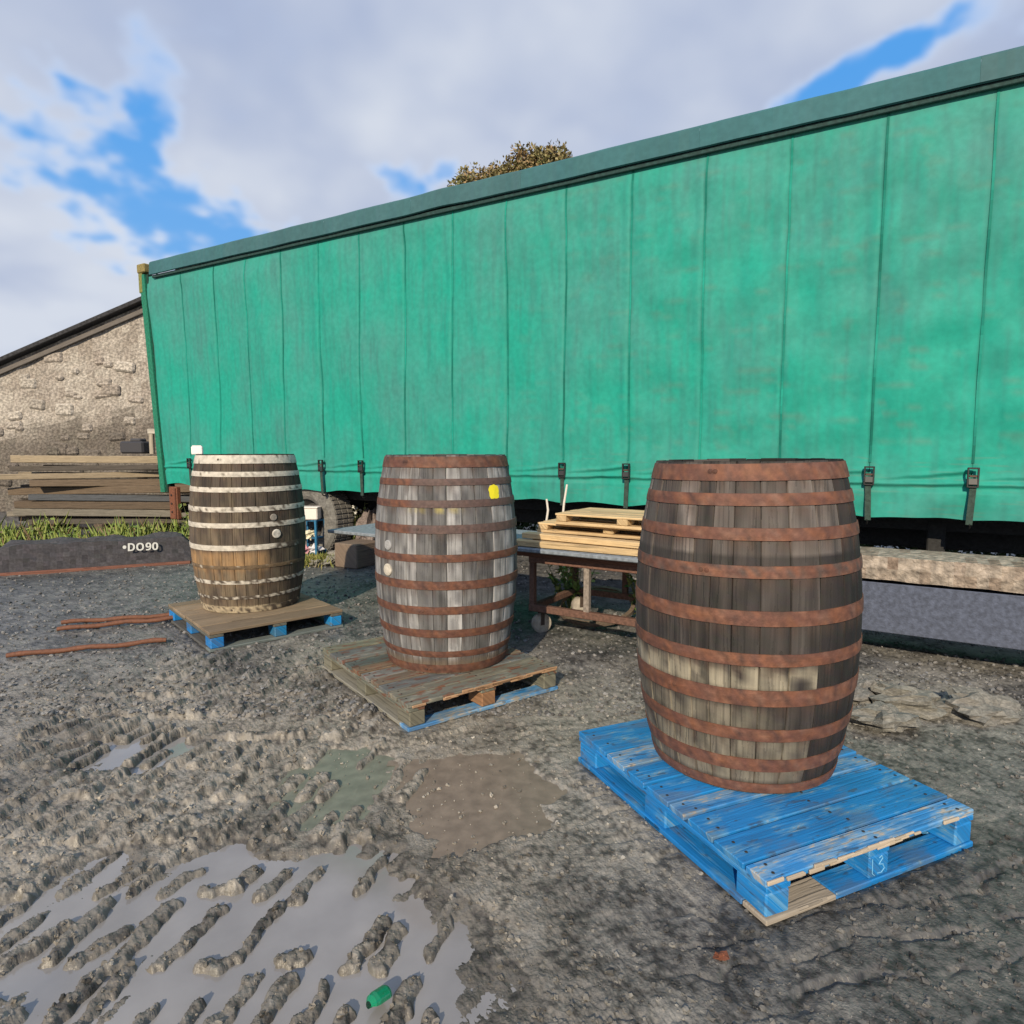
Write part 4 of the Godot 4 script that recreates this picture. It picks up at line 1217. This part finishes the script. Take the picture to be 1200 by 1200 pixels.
# ---------------------------------------------------------------- building and timber, far left
func make_left() -> void:
	rng.seed = 88
	var B := thing("stone_building", "pale rendered stone building with dark roof edge behind the trailer", "building", Vector3(-7.6, 0, -15.0), 0.0)
	# gable wall, apex at local x = 0
	var m := mb()
	var half := 5.2
	var eave := 2.85
	var apex := 4.98
	var nx := 60
	var ny := 30
	var col := func(x: float, y: float) -> Color:
		var f := n_a.get_noise_2d(x * 0.8 + 3.0, y * 0.8)
		var g := n_b.get_noise_2d(x * 3.5, y * 3.5)
		var c := Color(0.66, 0.60, 0.52).lerp(Color(0.46, 0.40, 0.34), clampf(0.35 + f * 1.2 + g * 0.8, 0.0, 1.0))
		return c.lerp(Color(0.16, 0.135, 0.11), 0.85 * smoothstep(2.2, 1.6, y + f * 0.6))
	for q in nx:
		for r in ny:
			var xs := [lerpf(-half, half, q / float(nx)), lerpf(-half, half, (q + 1) / float(nx))]
			var f := func(x: float, rr: float) -> Vector3:
				var y := rr / ny * lerpf(apex, eave, absf(x) / half)
				return Vector3(x, y, 0.03 * n_b.get_noise_2d(x * 2.2, y * 2.2))
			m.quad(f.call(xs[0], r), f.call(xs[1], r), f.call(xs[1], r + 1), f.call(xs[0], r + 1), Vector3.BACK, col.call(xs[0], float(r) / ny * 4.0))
	for s in [-1.0, 1.0]:
		m.quad(Vector3(s * half, 0, 0), Vector3(s * half, eave, 0), Vector3(s * half, eave, -9), Vector3(s * half, 0, -9), Vector3(s, 0, 0), Color(0.3, 0.26, 0.21))
	var wall := obj("wall", m, M.stone, B)
	# stones that stand proud of the worn render
	for k in 80:
		var x := rf(-half + 0.2, 0.6)
		var y := rf(0.3, lerpf(apex, eave, absf(x) / half) - 0.3)
		var st := mb()
		var s := rf(0.14, 0.34)
		st.box(Vector3.ZERO, Vector3(s * rf(1.0, 1.7), s * rf(0.6, 0.9), 0.10), 0.04, col.call(x + 5.0, y) * rf(0.85, 1.15), Basis(Vector3.BACK, rf(-0.15, 0.15)))
		obj("stone", st, M.stone, wall, Vector3(x, y, rf(-0.01, 0.02)))
	for s in [-1.0, 1.0]:
		var rf_m := mb()
		var dirv := Vector3(half + 0.25, -(apex - eave) * (half + 0.25) / half, 0)
		var ang := atan2(dirv.y, dirv.x)
		var bs := Basis(Vector3.BACK, ang if s > 0 else -ang)
		rf_m.box(Vector3(s * dirv.x * 0.5, apex + 0.04 + dirv.y * 0.5, -4.4), Vector3(dirv.length(), 0.09, 9.3), 0.01, Color(0.055, 0.055, 0.062), bs)
		var ro := obj("roof", rf_m, M.stone, B)
		var vg := mb()
		vg.box(Vector3(s * dirv.x * 0.5, apex - 0.16 + dirv.y * 0.5, 0.06), Vector3(dirv.length(), 0.10, 0.05), 0.006, Color(0.16, 0.145, 0.13), bs)
		obj("verge_board", vg, M.wood, ro)
	# timber stacked against the yard edge
	rng.seed = 89
	var tones := [[Color(0.10, 0.085, 0.07), "dark"], [Color(0.36, 0.29, 0.20), "pale"], [Color(0.17, 0.125, 0.085), "brown"], [Color(0.15, 0.16, 0.18), "slate grey"], [Color(0.30, 0.27, 0.22), "weathered grey"]]
	var order := [0, 4, 2, 3, 2, 2, 1, 0, 1]
	var ords := ["lowest", "second", "third", "fourth", "fifth", "sixth", "seventh", "eighth", "topmost"]
	var y := 0.12
	for k in 9:
		for j in 2:
			var pm := mb()
			var th := rf(0.07, 0.13)
			var ln := rf(2.6, 3.6)
			pm.box(Vector3.ZERO, Vector3(ln, th, rf(0.22, 0.3)), 0.008, tones[order[k]][0] * rf(0.5, 1.0), Basis.from_euler(Vector3(rf(-0.03, 0.03), rf(-0.12, 0.12), rf(-0.025, 0.025))))
			var o := obj("plank", pm, M.wood, null, Vector3(-7.35 + rf(-0.35, 0.35), y + th * 0.5, -11.6 - 0.34 * j))
			tag(o, "%s plank, %s from the ground in the %s row of the left timber stack" % [tones[order[k]][1], ords[k], ["front", "back"][j]], "plank", "planks stacked left of the trailer")
		y += 0.135
	for k in 3:
		var bm := mb()
		bm.box(Vector3(0, 0.06, 0), Vector3(0.16, 0.13, 0.8), 0.01, Color(0.12, 0.09, 0.06))
		var o := obj("bearer", bm, M.wood, null, Vector3(-8.3 + k * 1.0, 0, -11.75))
		tag(o, "short dark bearer under the left timber stack, %s of three" % ["leftmost", "middle", "rightmost"][k], "bearer", "bearers under the timber stack")
	# dark clutter on top of the stack
	var cm := mb()
	cm.box(Vector3(0, 0.11, 0), Vector3(0.42, 0.22, 0.3), 0.03, Color(0.035, 0.035, 0.04))
	cm.box(Vector3(0.05, 0.24, 0), Vector3(0.2, 0.06, 0.2), 0.02, Color(0.05, 0.05, 0.055))
	tag(obj("battery_case", cm, M.plain, null, Vector3(-6.75, y + 0.03, -11.7)), "black plastic case on top of the left timber stack", "case")
	var pm2 := mb()
	pm2.box(Vector3(0, 0.21, 0), Vector3(0.07, 0.42, 0.07), 0.008, Color(0.42, 0.37, 0.30))
	pm2.box(Vector3(0.06, 0.40, 0.0), Vector3(0.22, 0.09, 0.09), 0.01, Color(0.52, 0.48, 0.42))
	tag(obj("wooden_bracket", pm2, M.wood, null, Vector3(-6.35, y + 0.02, -11.5)), "pale wooden T bracket standing on the left timber stack", "bracket")
	# black sheet with white letters, lying on a reddish board
	rng.seed = 90
	var S := thing("rubber_slab", "dark rubber slab with white letters beside the grass", "slab", Vector3(-5.15, 0.03, -7.95), 0.44)
	var sm := mb()
	var W := 2.3
	var D := 0.55
	var top := func(u: float, v: float) -> Vector3:
		var edge := smoothstep(0.0, 0.12, u) * smoothstep(0.0, 0.10, 1.0 - u)
		return Vector3(u * W - W * 0.5 + 0.03 * n_b.get_noise_2d(v * 4.0, u), (0.30 + 0.05 * n_a.get_noise_2d(u * 4.0, v * 3.0)) * (0.35 + 0.65 * edge) , D * 0.5 - 0.10 - v * (D - 0.10))
	for a in 36:
		for b in 8:
			var u0 := a / 36.0
			var u1 := (a + 1) / 36.0
			sm.quad(top.call(u0, b / 8.0), top.call(u1, b / 8.0), top.call(u1, (b + 1) / 8.0), top.call(u0, (b + 1) / 8.0), Vector3.UP, Color(0.075, 0.072, 0.08) * (1.0 + 0.4 * n_b.get_noise_2d(a * 0.7, b)))
		var f0: Vector3 = top.call(a / 36.0, 0.0)
		var f1: Vector3 = top.call((a + 1) / 36.0, 0.0)
		for r in 6:
			var k0 := r / 6.0
			var k1 := (r + 1) / 6.0
			var g := func(p: Vector3, k: float) -> Vector3: return Vector3(p.x, p.y * (1.0 - k), p.z + 0.08 * k + 0.025 * n_b.get_noise_2d(p.x * 5.0, k * 3.0) * sin(PI * k))
			sm.quad(g.call(f0, k0), g.call(f1, k0), g.call(f1, k1), g.call(f0, k1), Vector3.BACK, Color(0.070, 0.066, 0.074) * (1.0 + 0.5 * n_b.get_noise_2d(a * 0.8, r * 0.7)))
	for e in [0.0, 1.0]:
		var p0: Vector3 = top.call(e, 0.0)
		var p1: Vector3 = top.call(e, 1.0)
		sm.quad(p0, p1, Vector3(p1.x, 0, p1.z), Vector3(p0.x, 0, p0.z + 0.08), Vector3(e * 2.0 - 1.0, 0, 0), Color(0.06, 0.058, 0.065))
	obj("sheet", sm, M.rubber, S)
	var tx := TextMesh.new()
	var fo := SystemFont.new()
	fo.font_names = PackedStringArray(["Droid Sans"])
	fo.font_weight = 700
	tx.font = fo
	tx.text = "\u2022DO90"
	tx.font_size = 32
	tx.pixel_size = 0.0042
	tx.depth = 0.006
	var wm := mat(0.8)
	wm.vertex_color_use_as_albedo = false
	wm.albedo_color = Color(0.74, 0.74, 0.72)
	var to := obj("lettering", tx, wm, S, Vector3(0.50, 0.215, 0.262))
	to.rotation = Vector3(-0.27, 0, -0.02)
	var rb := mb()
	rb.box(Vector3(0, 0.0, 0), Vector3(2.2, 0.045, 0.62), 0.006, Color(0.20, 0.085, 0.055))
	tag(obj("red_board", rb, M.wood, null, Vector3(-5.2, 0.012, -7.93)), "reddish board under the dark lettered slab", "board").rotation.y = 0.44
	# rusty bars on the ground
	var bars := [[Vector3(-3.6, 0.03, -5.02), Vector3(-2.72, 0.045, -5.36)], [Vector3(-3.5, 0.025, -4.38), Vector3(-2.58, 0.03, -4.72)], [Vector3(-3.7, 0.03, -5.22), Vector3(-2.80, 0.03, -5.50)]]
	var bl := ["longer rusty bar in the middle, pointing at the brown pallet", "rusty bar nearest the camera on the left gravel", "thin rusty bar farthest back on the left gravel"]
	for k in 3:
		var b := mb()
		var pts := []
		var rad := []
		for q in 13:
			pts.append(bars[k][0].lerp(bars[k][1], q / 12.0) + Vector3(0, 0.006 * sin(q * 1.3), 0.008 * sin(q * 0.9 + k)))
			rad.append(0.017 + 0.003 * (q % 2))
		b.tube(pts, rad, 7, Color(0.21, 0.085, 0.045))
		tag(obj("rusty_bar", b, M.rust), bl[k], "bar", "rusty bars on the gravel")

# ---------------------------------------------------------------- junk under and beside the trailer
func make_middle() -> void:
	rng.seed = 111
	# blue stand
	var S := thing("blue_stand", "narrow blue metal stand between the trailer wheel and the grass", "stand", Vector3(-2.62, 0, -8.42), -0.35)
	var bc := Color(0.03, 0.19, 0.36)
	for x in [-0.14, 0.14]:
		for z in [-0.1, 0.1]:
			var m := mb()
			m.box(Vector3(x, 0.27, z), Vector3(0.03, 0.54, 0.03), 0.004, bc)
			obj("leg", m, M.dull, S)
	for y in [0.10, 0.30, 0.525]:
		var m := mb()
		m.box(Vector3(0, y, 0), Vector3(0.245, 0.02, 0.165), 0.003, tone(bc, 0.8))
		obj("shelf", m, M.dull, S)
	var wb := mb()
	wb.box(Vector3(0, 0.075, 0), Vector3(0.23, 0.15, 0.2), 0.012, Color(0.70, 0.64, 0.58))
	wb.box(Vector3(0, 0.158, 0), Vector3(0.245, 0.016, 0.215), 0.005, Color(0.74, 0.69, 0.63))
	tag(obj("white_box", wb, M.plain, null, Vector3(-2.62, 0.538, -8.40)), "white box with a lid on top of the blue stand", "box")
	var rags := [[Vector3(-2.63, 0.345, -8.36), Color(0.62, 0.58, 0.42), "cream rag on the upper shelf of the blue stand"], [Vector3(-2.58, 0.15, -8.36), Color(0.60, 0.60, 0.63), "white rag on the lower shelf of the blue stand"], [Vector3(-2.68, 0.145, -8.34), Color(0.5, 0.25, 0.28), "pink rag on the lower shelf of the blue stand"]]
	for k in 3:
		var o := obj("rag", tinted(stone_mesh(20 + k, 8, 12, 0.5), rags[k][1]), M.plain, null, rags[k][0])
		o.scale = Vector3(0.15, 0.09, 0.13)
		tag(o, rags[k][2], "rag")
	# timber block, stones and lumps by it
	var tb := mb()
	tb.box(Vector3(0, 0.15, 0), Vector3(0.36, 0.30, 0.42), 0.012, Color(0.20, 0.15, 0.11))
	tag(obj("timber_block", tb, M.wood, null, Vector3(-1.93, 0, -8.0)), "squared brown timber block on the ground under the trailer", "timber").rotation.y = -0.5
	var lumps := [[Vector3(-2.27, 0.05, -8.05), Vector3(0.30, 0.12, 0.2), Color(0.40, 0.37, 0.30), "flat pale stone left of the brown timber block"], [Vector3(-2.20, 0.12, -8.25), Vector3(0.34, 0.14, 0.22), Color(0.45, 0.42, 0.35), "pale stone leaning on the brown timber block"], [Vector3(-2.42, 0.03, -7.95), Vector3(0.2, 0.09, 0.16), Color(0.36, 0.33, 0.27), "small pale stone at the edge of the grass tuft"],
		[Vector3(-1.95, 0.36, -8.75), Vector3(0.34, 0.5, 0.3), Color(0.33, 0.27, 0.25), "grey brown sack behind the flowering weed"],
		[Vector3(1.96, 0.025, -3.32), Vector3(0.36, 0.13, 0.28), Color(0.31, 0.30, 0.265), "pale broken stone nearest the blue pallet's right side"], [Vector3(2.22, 0.025, -3.58), Vector3(0.46, 0.15, 0.34), Color(0.35, 0.335, 0.29), "largest pale stone in front of the steel panel"], [Vector3(2.05, 0.025, -3.72), Vector3(0.32, 0.13, 0.24), Color(0.28, 0.27, 0.25), "grey stone behind the pale broken stones"], [Vector3(2.55, 0.025, -3.45), Vector3(0.42, 0.16, 0.30), Color(0.31, 0.295, 0.26), "pale angular stone at the right end of the rubble"], [Vector3(1.80, 0.035, -3.62), Vector3(0.2, 0.11, 0.16), Color(0.38, 0.36, 0.31), "smallest pale stone right of the dark barrel"]]
	for k in lumps.size():
		var l: Array = lumps[k]
		var o := obj("stone" if k != 3 else "sack", tinted(stone_mesh(40 + k, 14, 20, 0.24), l[2]), M.stone, null, l[0])
		o.scale = l[1]; o.rotation = Vector3(rf(-0.2, 0.2), rf(0, 6), rf(-0.2, 0.2))
		tag(o, l[3], "stone" if k != 3 else "sack")
	# cart: rusty frame on casters, running along the trailer
	var CT := -0.56
	var C := thing("cart", "rusty steel cart on pale casters carrying the grey sheet", "cart", Vector3(0.165, 0, -5.03), CT)
	var rc := Color(0.20, 0.105, 0.075)
	var CW := 1.35
	var CD := 0.75
	for x in [0.0, 0.47, CW]:
		for z in [0.0, -CD]:
			var m := mb()
			var wc := Color(0.34, 0.29, 0.25) if x == 0.47 and z == 0.0 else rc * rf(0.8, 1.2)
			m.box(Vector3(x, 0.40, z), Vector3(0.045, 0.38, 0.045), 0.004, wc)
			obj("upright", m, M.rust, C)
	for y in [0.205, 0.592]:
		for z in [0.0, -CD]:
			var m := mb()
			m.box(Vector3(CW * 0.5, y, z + 0.003), Vector3(CW + 0.05, 0.055, 0.05), 0.005, rc * rf(0.9, 1.25))
			obj("long_rail", m, M.rust, C)
		for x in [0.0, CW]:
			var m := mb()
			m.box(Vector3(x, y, -CD * 0.5), Vector3(0.047, 0.05, CD - 0.052), 0.005, rc * rf(0.8, 1.1))
			obj("cross_rail", m, M.rust, C)
	for x in [0.06, CW - 0.06]:
		for z in [-0.03, -CD + 0.03]:
			var ca := Node3D.new()
			ca.name = "caster"
			C.add_child(ca, true)
			ca.position = Vector3(x, 0, z)
			var wm := mb()
			var xf := Transform3D(Basis(Vector3.UP, 0.9) * Basis(Vector3.RIGHT, PI / 2), Vector3(0, 0.08, 0))
			wm.lathe([Vector2(0.0, -0.026), Vector2(0.03, -0.028), Vector2(0.06, -0.022), Vector2(0.078, -0.02), Vector2(0.08, 0.0), Vector2(0.078, 0.02), Vector2(0.06, 0.022), Vector2(0.03, 0.028), Vector2(0.0, 0.026)], 24, func(_a, y): return Color(0.55, 0.50, 0.42) if absf(y) > 0.021 else Color(0.42, 0.38, 0.32), xf)
			obj("caster_wheel", wm, M.dull, ca)
			var fk := mb()
			for s in [-0.034, 0.034]:
				fk.box(Basis(Vector3.UP, 0.9) * Vector3(0, 0.125, s), Vector3(0.03, 0.11, 0.005), 0.001, Color(0.09, 0.06, 0.045), Basis(Vector3.UP, 0.9))
			obj("fork", fk, M.rust, ca)
	# planks laid on the top rails, grey sheet over them
	var names := ["front", "middle", "back"]
	for k in 3:
		var pm := mb()
		pm.box(Vector3(0.55, 0, 0), Vector3(2.0, 0.05, 0.2), 0.005, [Color(0.17, 0.075, 0.05), Color(0.12, 0.08, 0.06), Color(0.1, 0.075, 0.06)][k])
		var o := obj("plank", pm, M.wood, null, Vector3(0.165, 0.6465, -5.03) + Basis(Vector3.UP, CT) * Vector3(0, 0, -0.02 - 0.27 * k))
		o.rotation.y = CT
		tag(o, "%s dark red brown plank under the grey sheet on the cart" % names[k], "plank", "planks across the cart")
	var sh := mb()
	sh.box(Vector3(-0.30, 0.0, -0.30), Vector3(3.6, 0.03, 0.95), 0.006, Color(0.27, 0.31, 0.36))
	var so := obj("grey_sheet", sh, M.dull, null, Vector3(0.165, 0.6885, -5.03) + Basis(Vector3.UP, CT) * Vector3(0, 0, 0.02))
	so.rotation.y = CT
	tag(so, "long blue grey sheet lying across the rusty cart", "sheet")
	var tr := mb()
	for x in [-0.28, 0.28]:
		tr.box(Vector3(0, 0.30, x), Vector3(0.09, 0.60, 0.09), 0.006, Color(0.13, 0.10, 0.075))
	tr.box(Vector3(0, 0.636, 0), Vector3(0.10, 0.07, 0.8), 0.006, Color(0.15, 0.11, 0.08))
	tr.box(Vector3(0, 0.15, 0), Vector3(0.05, 0.07, 0.56), 0.006, Color(0.13, 0.10, 0.075))
	var to := obj("trestle", tr, M.wood, null, Vector3(0.165, 0, -5.03) + Basis(Vector3.UP, CT) * Vector3(-1.15, 0, -0.3))
	to.rotation.y = CT
	tag(to, "wooden trestle carrying the left end of the grey sheet", "trestle")
	# pale stock on the sheet: loose lengths below, new pallets above
	var base := 0.7045
	var pine := Color(0.60, 0.44, 0.245)
	var loose := [[-0.10, 0.05, 1.5, 0.10, 0.045, 0.02, "front low"], [0.00, -0.09, 1.6, 0.10, 0.05, -0.03, "second low"], [0.05, -0.22, 1.5, 0.10, 0.05, 0.03, "third low"], [-0.05, -0.36, 1.5, 0.12, 0.05, 0.0, "rear low"],
		[-0.06, -0.03, 1.55, 0.10, 0.042, -0.045, "front upper"], [0.05, -0.17, 1.5, 0.11, 0.042, 0.02, "middle upper"], [0.0, -0.32, 1.5, 0.11, 0.042, 0.04, "rear upper"]]
	for k in loose.size():
		var l: Array = loose[k]
		var pm := mb()
		var yy := base + (0.026 if k < 4 else 0.076)
		pm.box(Vector3(l[2] * 0.5, 0, 0), Vector3(l[2], l[4], l[3]), 0.004, pine * rf(0.8, 1.1))
		var o := obj("plank", pm, M.wood, null, Vector3(0.165, yy, -5.03) + Basis(Vector3.UP, CT) * Vector3(l[0], 0, l[1] + 0.05))
		o.rotation.y = CT + l[5]
		tag(o, "pale pine plank on the grey sheet, %s layer" % l[6], "plank", "pine planks on the cart")
	var pl := {"board": 0.016, "stringer": false, "post": 0.09, "deck": func(_k): return pine * rf(0.9, 1.15), "deck_mat": func(_k): return M.wood, "side": func(_k): return pine, "side_mat": M.wood, "block": func(_a, _b): return pine * rf(0.85, 1.05), "block_mat": func(_a, _b): return M.wood, "base": func(_k): return pine * rf(0.9, 1.1), "base_mat": M.wood}
	pallet("new pine pallet, lower of two stacked on the cart", Vector3(0.165, base + 0.099, -5.03) + Basis(Vector3.UP, CT) * Vector3(0.02, 0, -0.02), CT, 1.2, 0.62, [0.0, 0.10, 0.22, 0.38, 0.50, 0.62], 0.075, pl, "pine pallets on the cart")
	pallet("new pine pallet, upper of two stacked on the cart", Vector3(0.165, base + 0.175, -5.03) + Basis(Vector3.UP, CT) * Vector3(0.20, 0, 0.02), CT - 0.03, 1.1, 0.6, [0.0, 0.10, 0.24, 0.36, 0.49, 0.6], 0.085, pl, "pine pallets on the cart")
	var sticks := [[0.10, -0.30, 0.30, "taller thin white stick standing behind the pine stack"], [-0.02, -0.25, 0.18, "shorter thin white stick standing behind the pine stack"]]
	for s in sticks:
		var sm := mb()
		sm.tube([Vector3(0, 0, 0), Vector3(0.012, s[2] * 0.5, 0), Vector3(0.035 if s[2] > 0.2 else 0.0, s[2], 0)], [0.010, 0.010, 0.009], 6, Color(0.62, 0.58, 0.52))
		tag(obj("stick", sm, M.plain, null, Vector3(0.165, base + 0.16, -5.03) + Basis(Vector3.UP, CT) * Vector3(s[0], 0, s[1])), s[3], "stick")
	# old hoop and caster wheel lying under the cart
	var hm := mb()
	hm.lathe([Vector2(0.30, 0.0), Vector2(0.33, 0.0), Vector2(0.335, 0.035), Vector2(0.30, 0.035), Vector2(0.30, 0.0)], 40, func(_a, _y): return Color(0.20, 0.15, 0.11), Transform3D.IDENTITY)
	tag(obj("loose_hoop", hm, M.rust, null, Vector3(0.72, 0.10, -5.45)), "loose rusty barrel hoop lying under the cart", "hoop").rotation = Vector3(0.25, 0, 0.1)
	# steel panel with stone slab, right
	var PB := thing("steel_trough", "slate blue steel trough on blocks right of the dark barrel", "trough", Vector3(1.95, 0, -4.72), CT)
	var st := mb()
	st.box(Vector3(1.35, 0.37, 0.0), Vector3(2.7, 0.34, 0.02), 0.004, Color(0.105, 0.125, 0.18))
	obj("front_panel", st, M.dull, PB)
	var s2 := mb()
	s2.box(Vector3(1.35, 0.37, -0.5), Vector3(2.7, 0.34, 0.02), 0.004, Color(0.09, 0.10, 0.14))
	obj("back_panel", s2, M.metal, PB)
	for x in [0.0, 2.7]:
		var e := mb()
		e.box(Vector3(x, 0.37, -0.25), Vector3(0.02, 0.338, 0.476), 0.004, Color(0.09, 0.10, 0.14))
		obj("end_panel", e, M.metal, PB)
	var bt := mb()
	bt.box(Vector3(1.35, 0.215, -0.25), Vector3(2.676, 0.02, 0.476), 0.004, Color(0.07, 0.07, 0.09))
	obj("base_panel", bt, M.metal, PB)
	for x in [0.3, 2.3]:
		var e := mb()
		e.box(Vector3(x, 0.10, -0.27), Vector3(0.14, 0.205, 0.42), 0.008, Color(0.04, 0.035, 0.03))
		obj("support_block", e, M.wood, PB)
	var sl := mb()
	var cols2 := 40
	for q in cols2:
		for r in 8:
			var f := func(a: float, b: float) -> Vector3:
				var an := b / 8.0 * TAU
				var x := a / cols2 * 2.5 - 0.0
				var o := Vector2(cos(an), sin(an))
				o = Vector2(clampf(o.x * 1.35, -1, 1), clampf(o.y * 1.35, -1, 1))
				return Vector3(x, 0.09 + 0.085 * o.y + 0.008 * n_b.get_noise_3d(x * 4.0, o.y, o.x), -0.25 + 0.24 * o.x + 0.01 * n_b.get_noise_3d(x * 4.0, o.y * 2.0, 4.0 + o.x))
			var mid: Vector3 = f.call(q + 0.5, r + 0.5)
			sl.quad(f.call(q, r), f.call(q + 1, r), f.call(q + 1, r + 1), f.call(q, r + 1), mid - Vector3(mid.x, 0.09, -0.25), Color(0.52, 0.44, 0.36).lerp(Color(0.36, 0.27, 0.20), clampf(n_b.get_noise_2d(q * 1.3, r * 1.7) * 2.0, 0.0, 1.0)))
	for e in [0.0, 2.5]:
		for r in 8:
			var an0 := r / 8.0 * TAU
			var an1 := (r + 1) / 8.0 * TAU
			var g := func(an: float) -> Vector3: return Vector3(e, 0.09 + 0.085 * clampf(sin(an) * 1.35, -1, 1), -0.25 + 0.24 * clampf(cos(an) * 1.35, -1, 1))
			sl.tri(Vector3(e, 0.09, -0.25), g.call(an0), g.call(an1), Vector3(e - 1.0, 0, 0), Color(0.45, 0.38, 0.30))
	var slo := obj("stone_slab", sl, M.stone, null, Vector3(1.95, 0.546, -4.72) + Basis(Vector3.UP, CT) * Vector3(0.08, 0, 0.0))
	slo.rotation.y = CT
	tag(slo, "long rough pale stone slab resting on the slate blue trough", "slab")
	# broken green bottle in the puddle
	var bo := mb()
	bo.lathe([Vector2(0.002, 0.0), Vector2(0.034, 0.002), Vector2(0.037, 0.012), Vector2(0.037, 0.07), Vector2(0.031, 0.09), Vector2(0.016, 0.105)], 20, func(_a, _y): return Color.WHITE, Transform3D.IDENTITY, 0.4, 4.6)
	bo.lathe([Vector2(0.0165, 0.104), Vector2(0.0325, 0.088), Vector2(0.0345, 0.07), Vector2(0.0345, 0.014), Vector2(0.002, 0.005)], 20, func(_a, _y): return Color.WHITE, Transform3D.IDENTITY, 0.4, 4.6)
	var bot := obj("broken_bottle", bo, M.glass, null, Vector3(-0.335, WATER + 0.022, -1.60))
	bot.rotation = Vector3(0.3, 0.9, 1.35); bot.scale = Vector3.ONE * 0.62
	tag(bot, "broken green glass bottle lying in the puddle", "bottle")
	# brick crumb by the blue pallet
	var bk := obj("brick_fragment", tinted(stone_mesh(71, 5, 8, 0.45), Color(0.30, 0.10, 0.05)), M.stone, null, Vector3(0.60, 0.008, -1.72))
	bk.scale = Vector3(0.042, 0.024, 0.036)
	tag(bk, "small orange brick fragment in the mud by the blue pallet", "brick")
func tinted(m: MB, c: Color) -> MB:
	for k in m.c.size():
		m.c[k] = c * (0.85 + 0.3 * rng.randf())
	return m

# ---------------------------------------------------------------- everything
func _ready() -> void:
	for p in [[n_a, 1, 4], [n_b, 2, 3], [n_r, 3, 3], [n_c, 4, 1]]:
		p[0].noise_type = FastNoiseLite.TYPE_SIMPLEX_SMOOTH
		p[0].seed = p[1]; p[0].frequency = 1.0; p[0].fractal_octaves = p[2]
		if p[2] == 1: p[0].fractal_type = FastNoiseLite.FRACTAL_NONE
	n_r.fractal_type = FastNoiseLite.FRACTAL_RIDGED
	n_k.noise_type = FastNoiseLite.TYPE_CELLULAR
	n_k.seed = 9; n_k.frequency = 1.0
	n_k.fractal_type = FastNoiseLite.FRACTAL_NONE
	n_k.cellular_return_type = FastNoiseLite.RETURN_DISTANCE2_SUB
	n_k.cellular_jitter = 1.0
	rng.seed = 5
	var cam := Camera3D.new()
	cam.name = "camera"
	cam.fov = 76.58
	cam.near = 0.05; cam.far = 900.0
	cam.position = Vector3(0, HC, 0)
	cam.rotation_degrees = Vector3(-5.561, 0, 0)
	add_child(cam)
	cam.current = true
	var we := WorldEnvironment.new()
	we.name = "world_environment"
	var env := Environment.new()
	env.background_mode = Environment.BG_SKY
	env.sky = Sky.new()
	env.sky.sky_material = make_sky()
	env.ambient_light_source = Environment.AMBIENT_SOURCE_SKY
	env.tonemap_mode = Environment.TONE_MAPPER_LINEAR
	env.tonemap_exposure = 1.0
	env.sdfgi_enabled = true; env.ssao_enabled = true; env.ssil_enabled = true
	we.environment = env
	add_child(we)
	var sun := DirectionalLight3D.new()
	sun.name = "sun"
	sun.light_energy = 1.6
	sun.light_color = Color(1.0, 0.93, 0.82)
	sun.light_angular_distance = 0.5
	sun.shadow_enabled = true
	var az := deg_to_rad(14.0)      # the sun stands behind the camera, a little to the left
	var el := deg_to_rad(28.0)
	sun.look_at_from_position(Vector3(-sin(az) * cos(el), sin(el), cos(az) * cos(el)), Vector3.ZERO)
	add_child(sun)
	make_materials()
	flats = [[Vector2(0.773, -1.840), 23.7, 1.0, 1.16], [Vector2(-0.531, -3.199), 36.6, 1.01, 1.22], [Vector2(-2.155, -4.508), 40.8, 1.03, 1.16]].map(func(q):
		var a := deg_to_rad(q[1])
		return [q[0], Vector2(cos(a), -sin(a)), Vector2(-sin(a), -cos(a)), q[2], q[3]])
	rng.seed = 6
	make_ground()
	make_trailer()
	make_barrels()
	make_pallets()
	make_left()
	make_tree()
	make_green()
	make_middle()
	rng.seed = 7
	make_gravel()
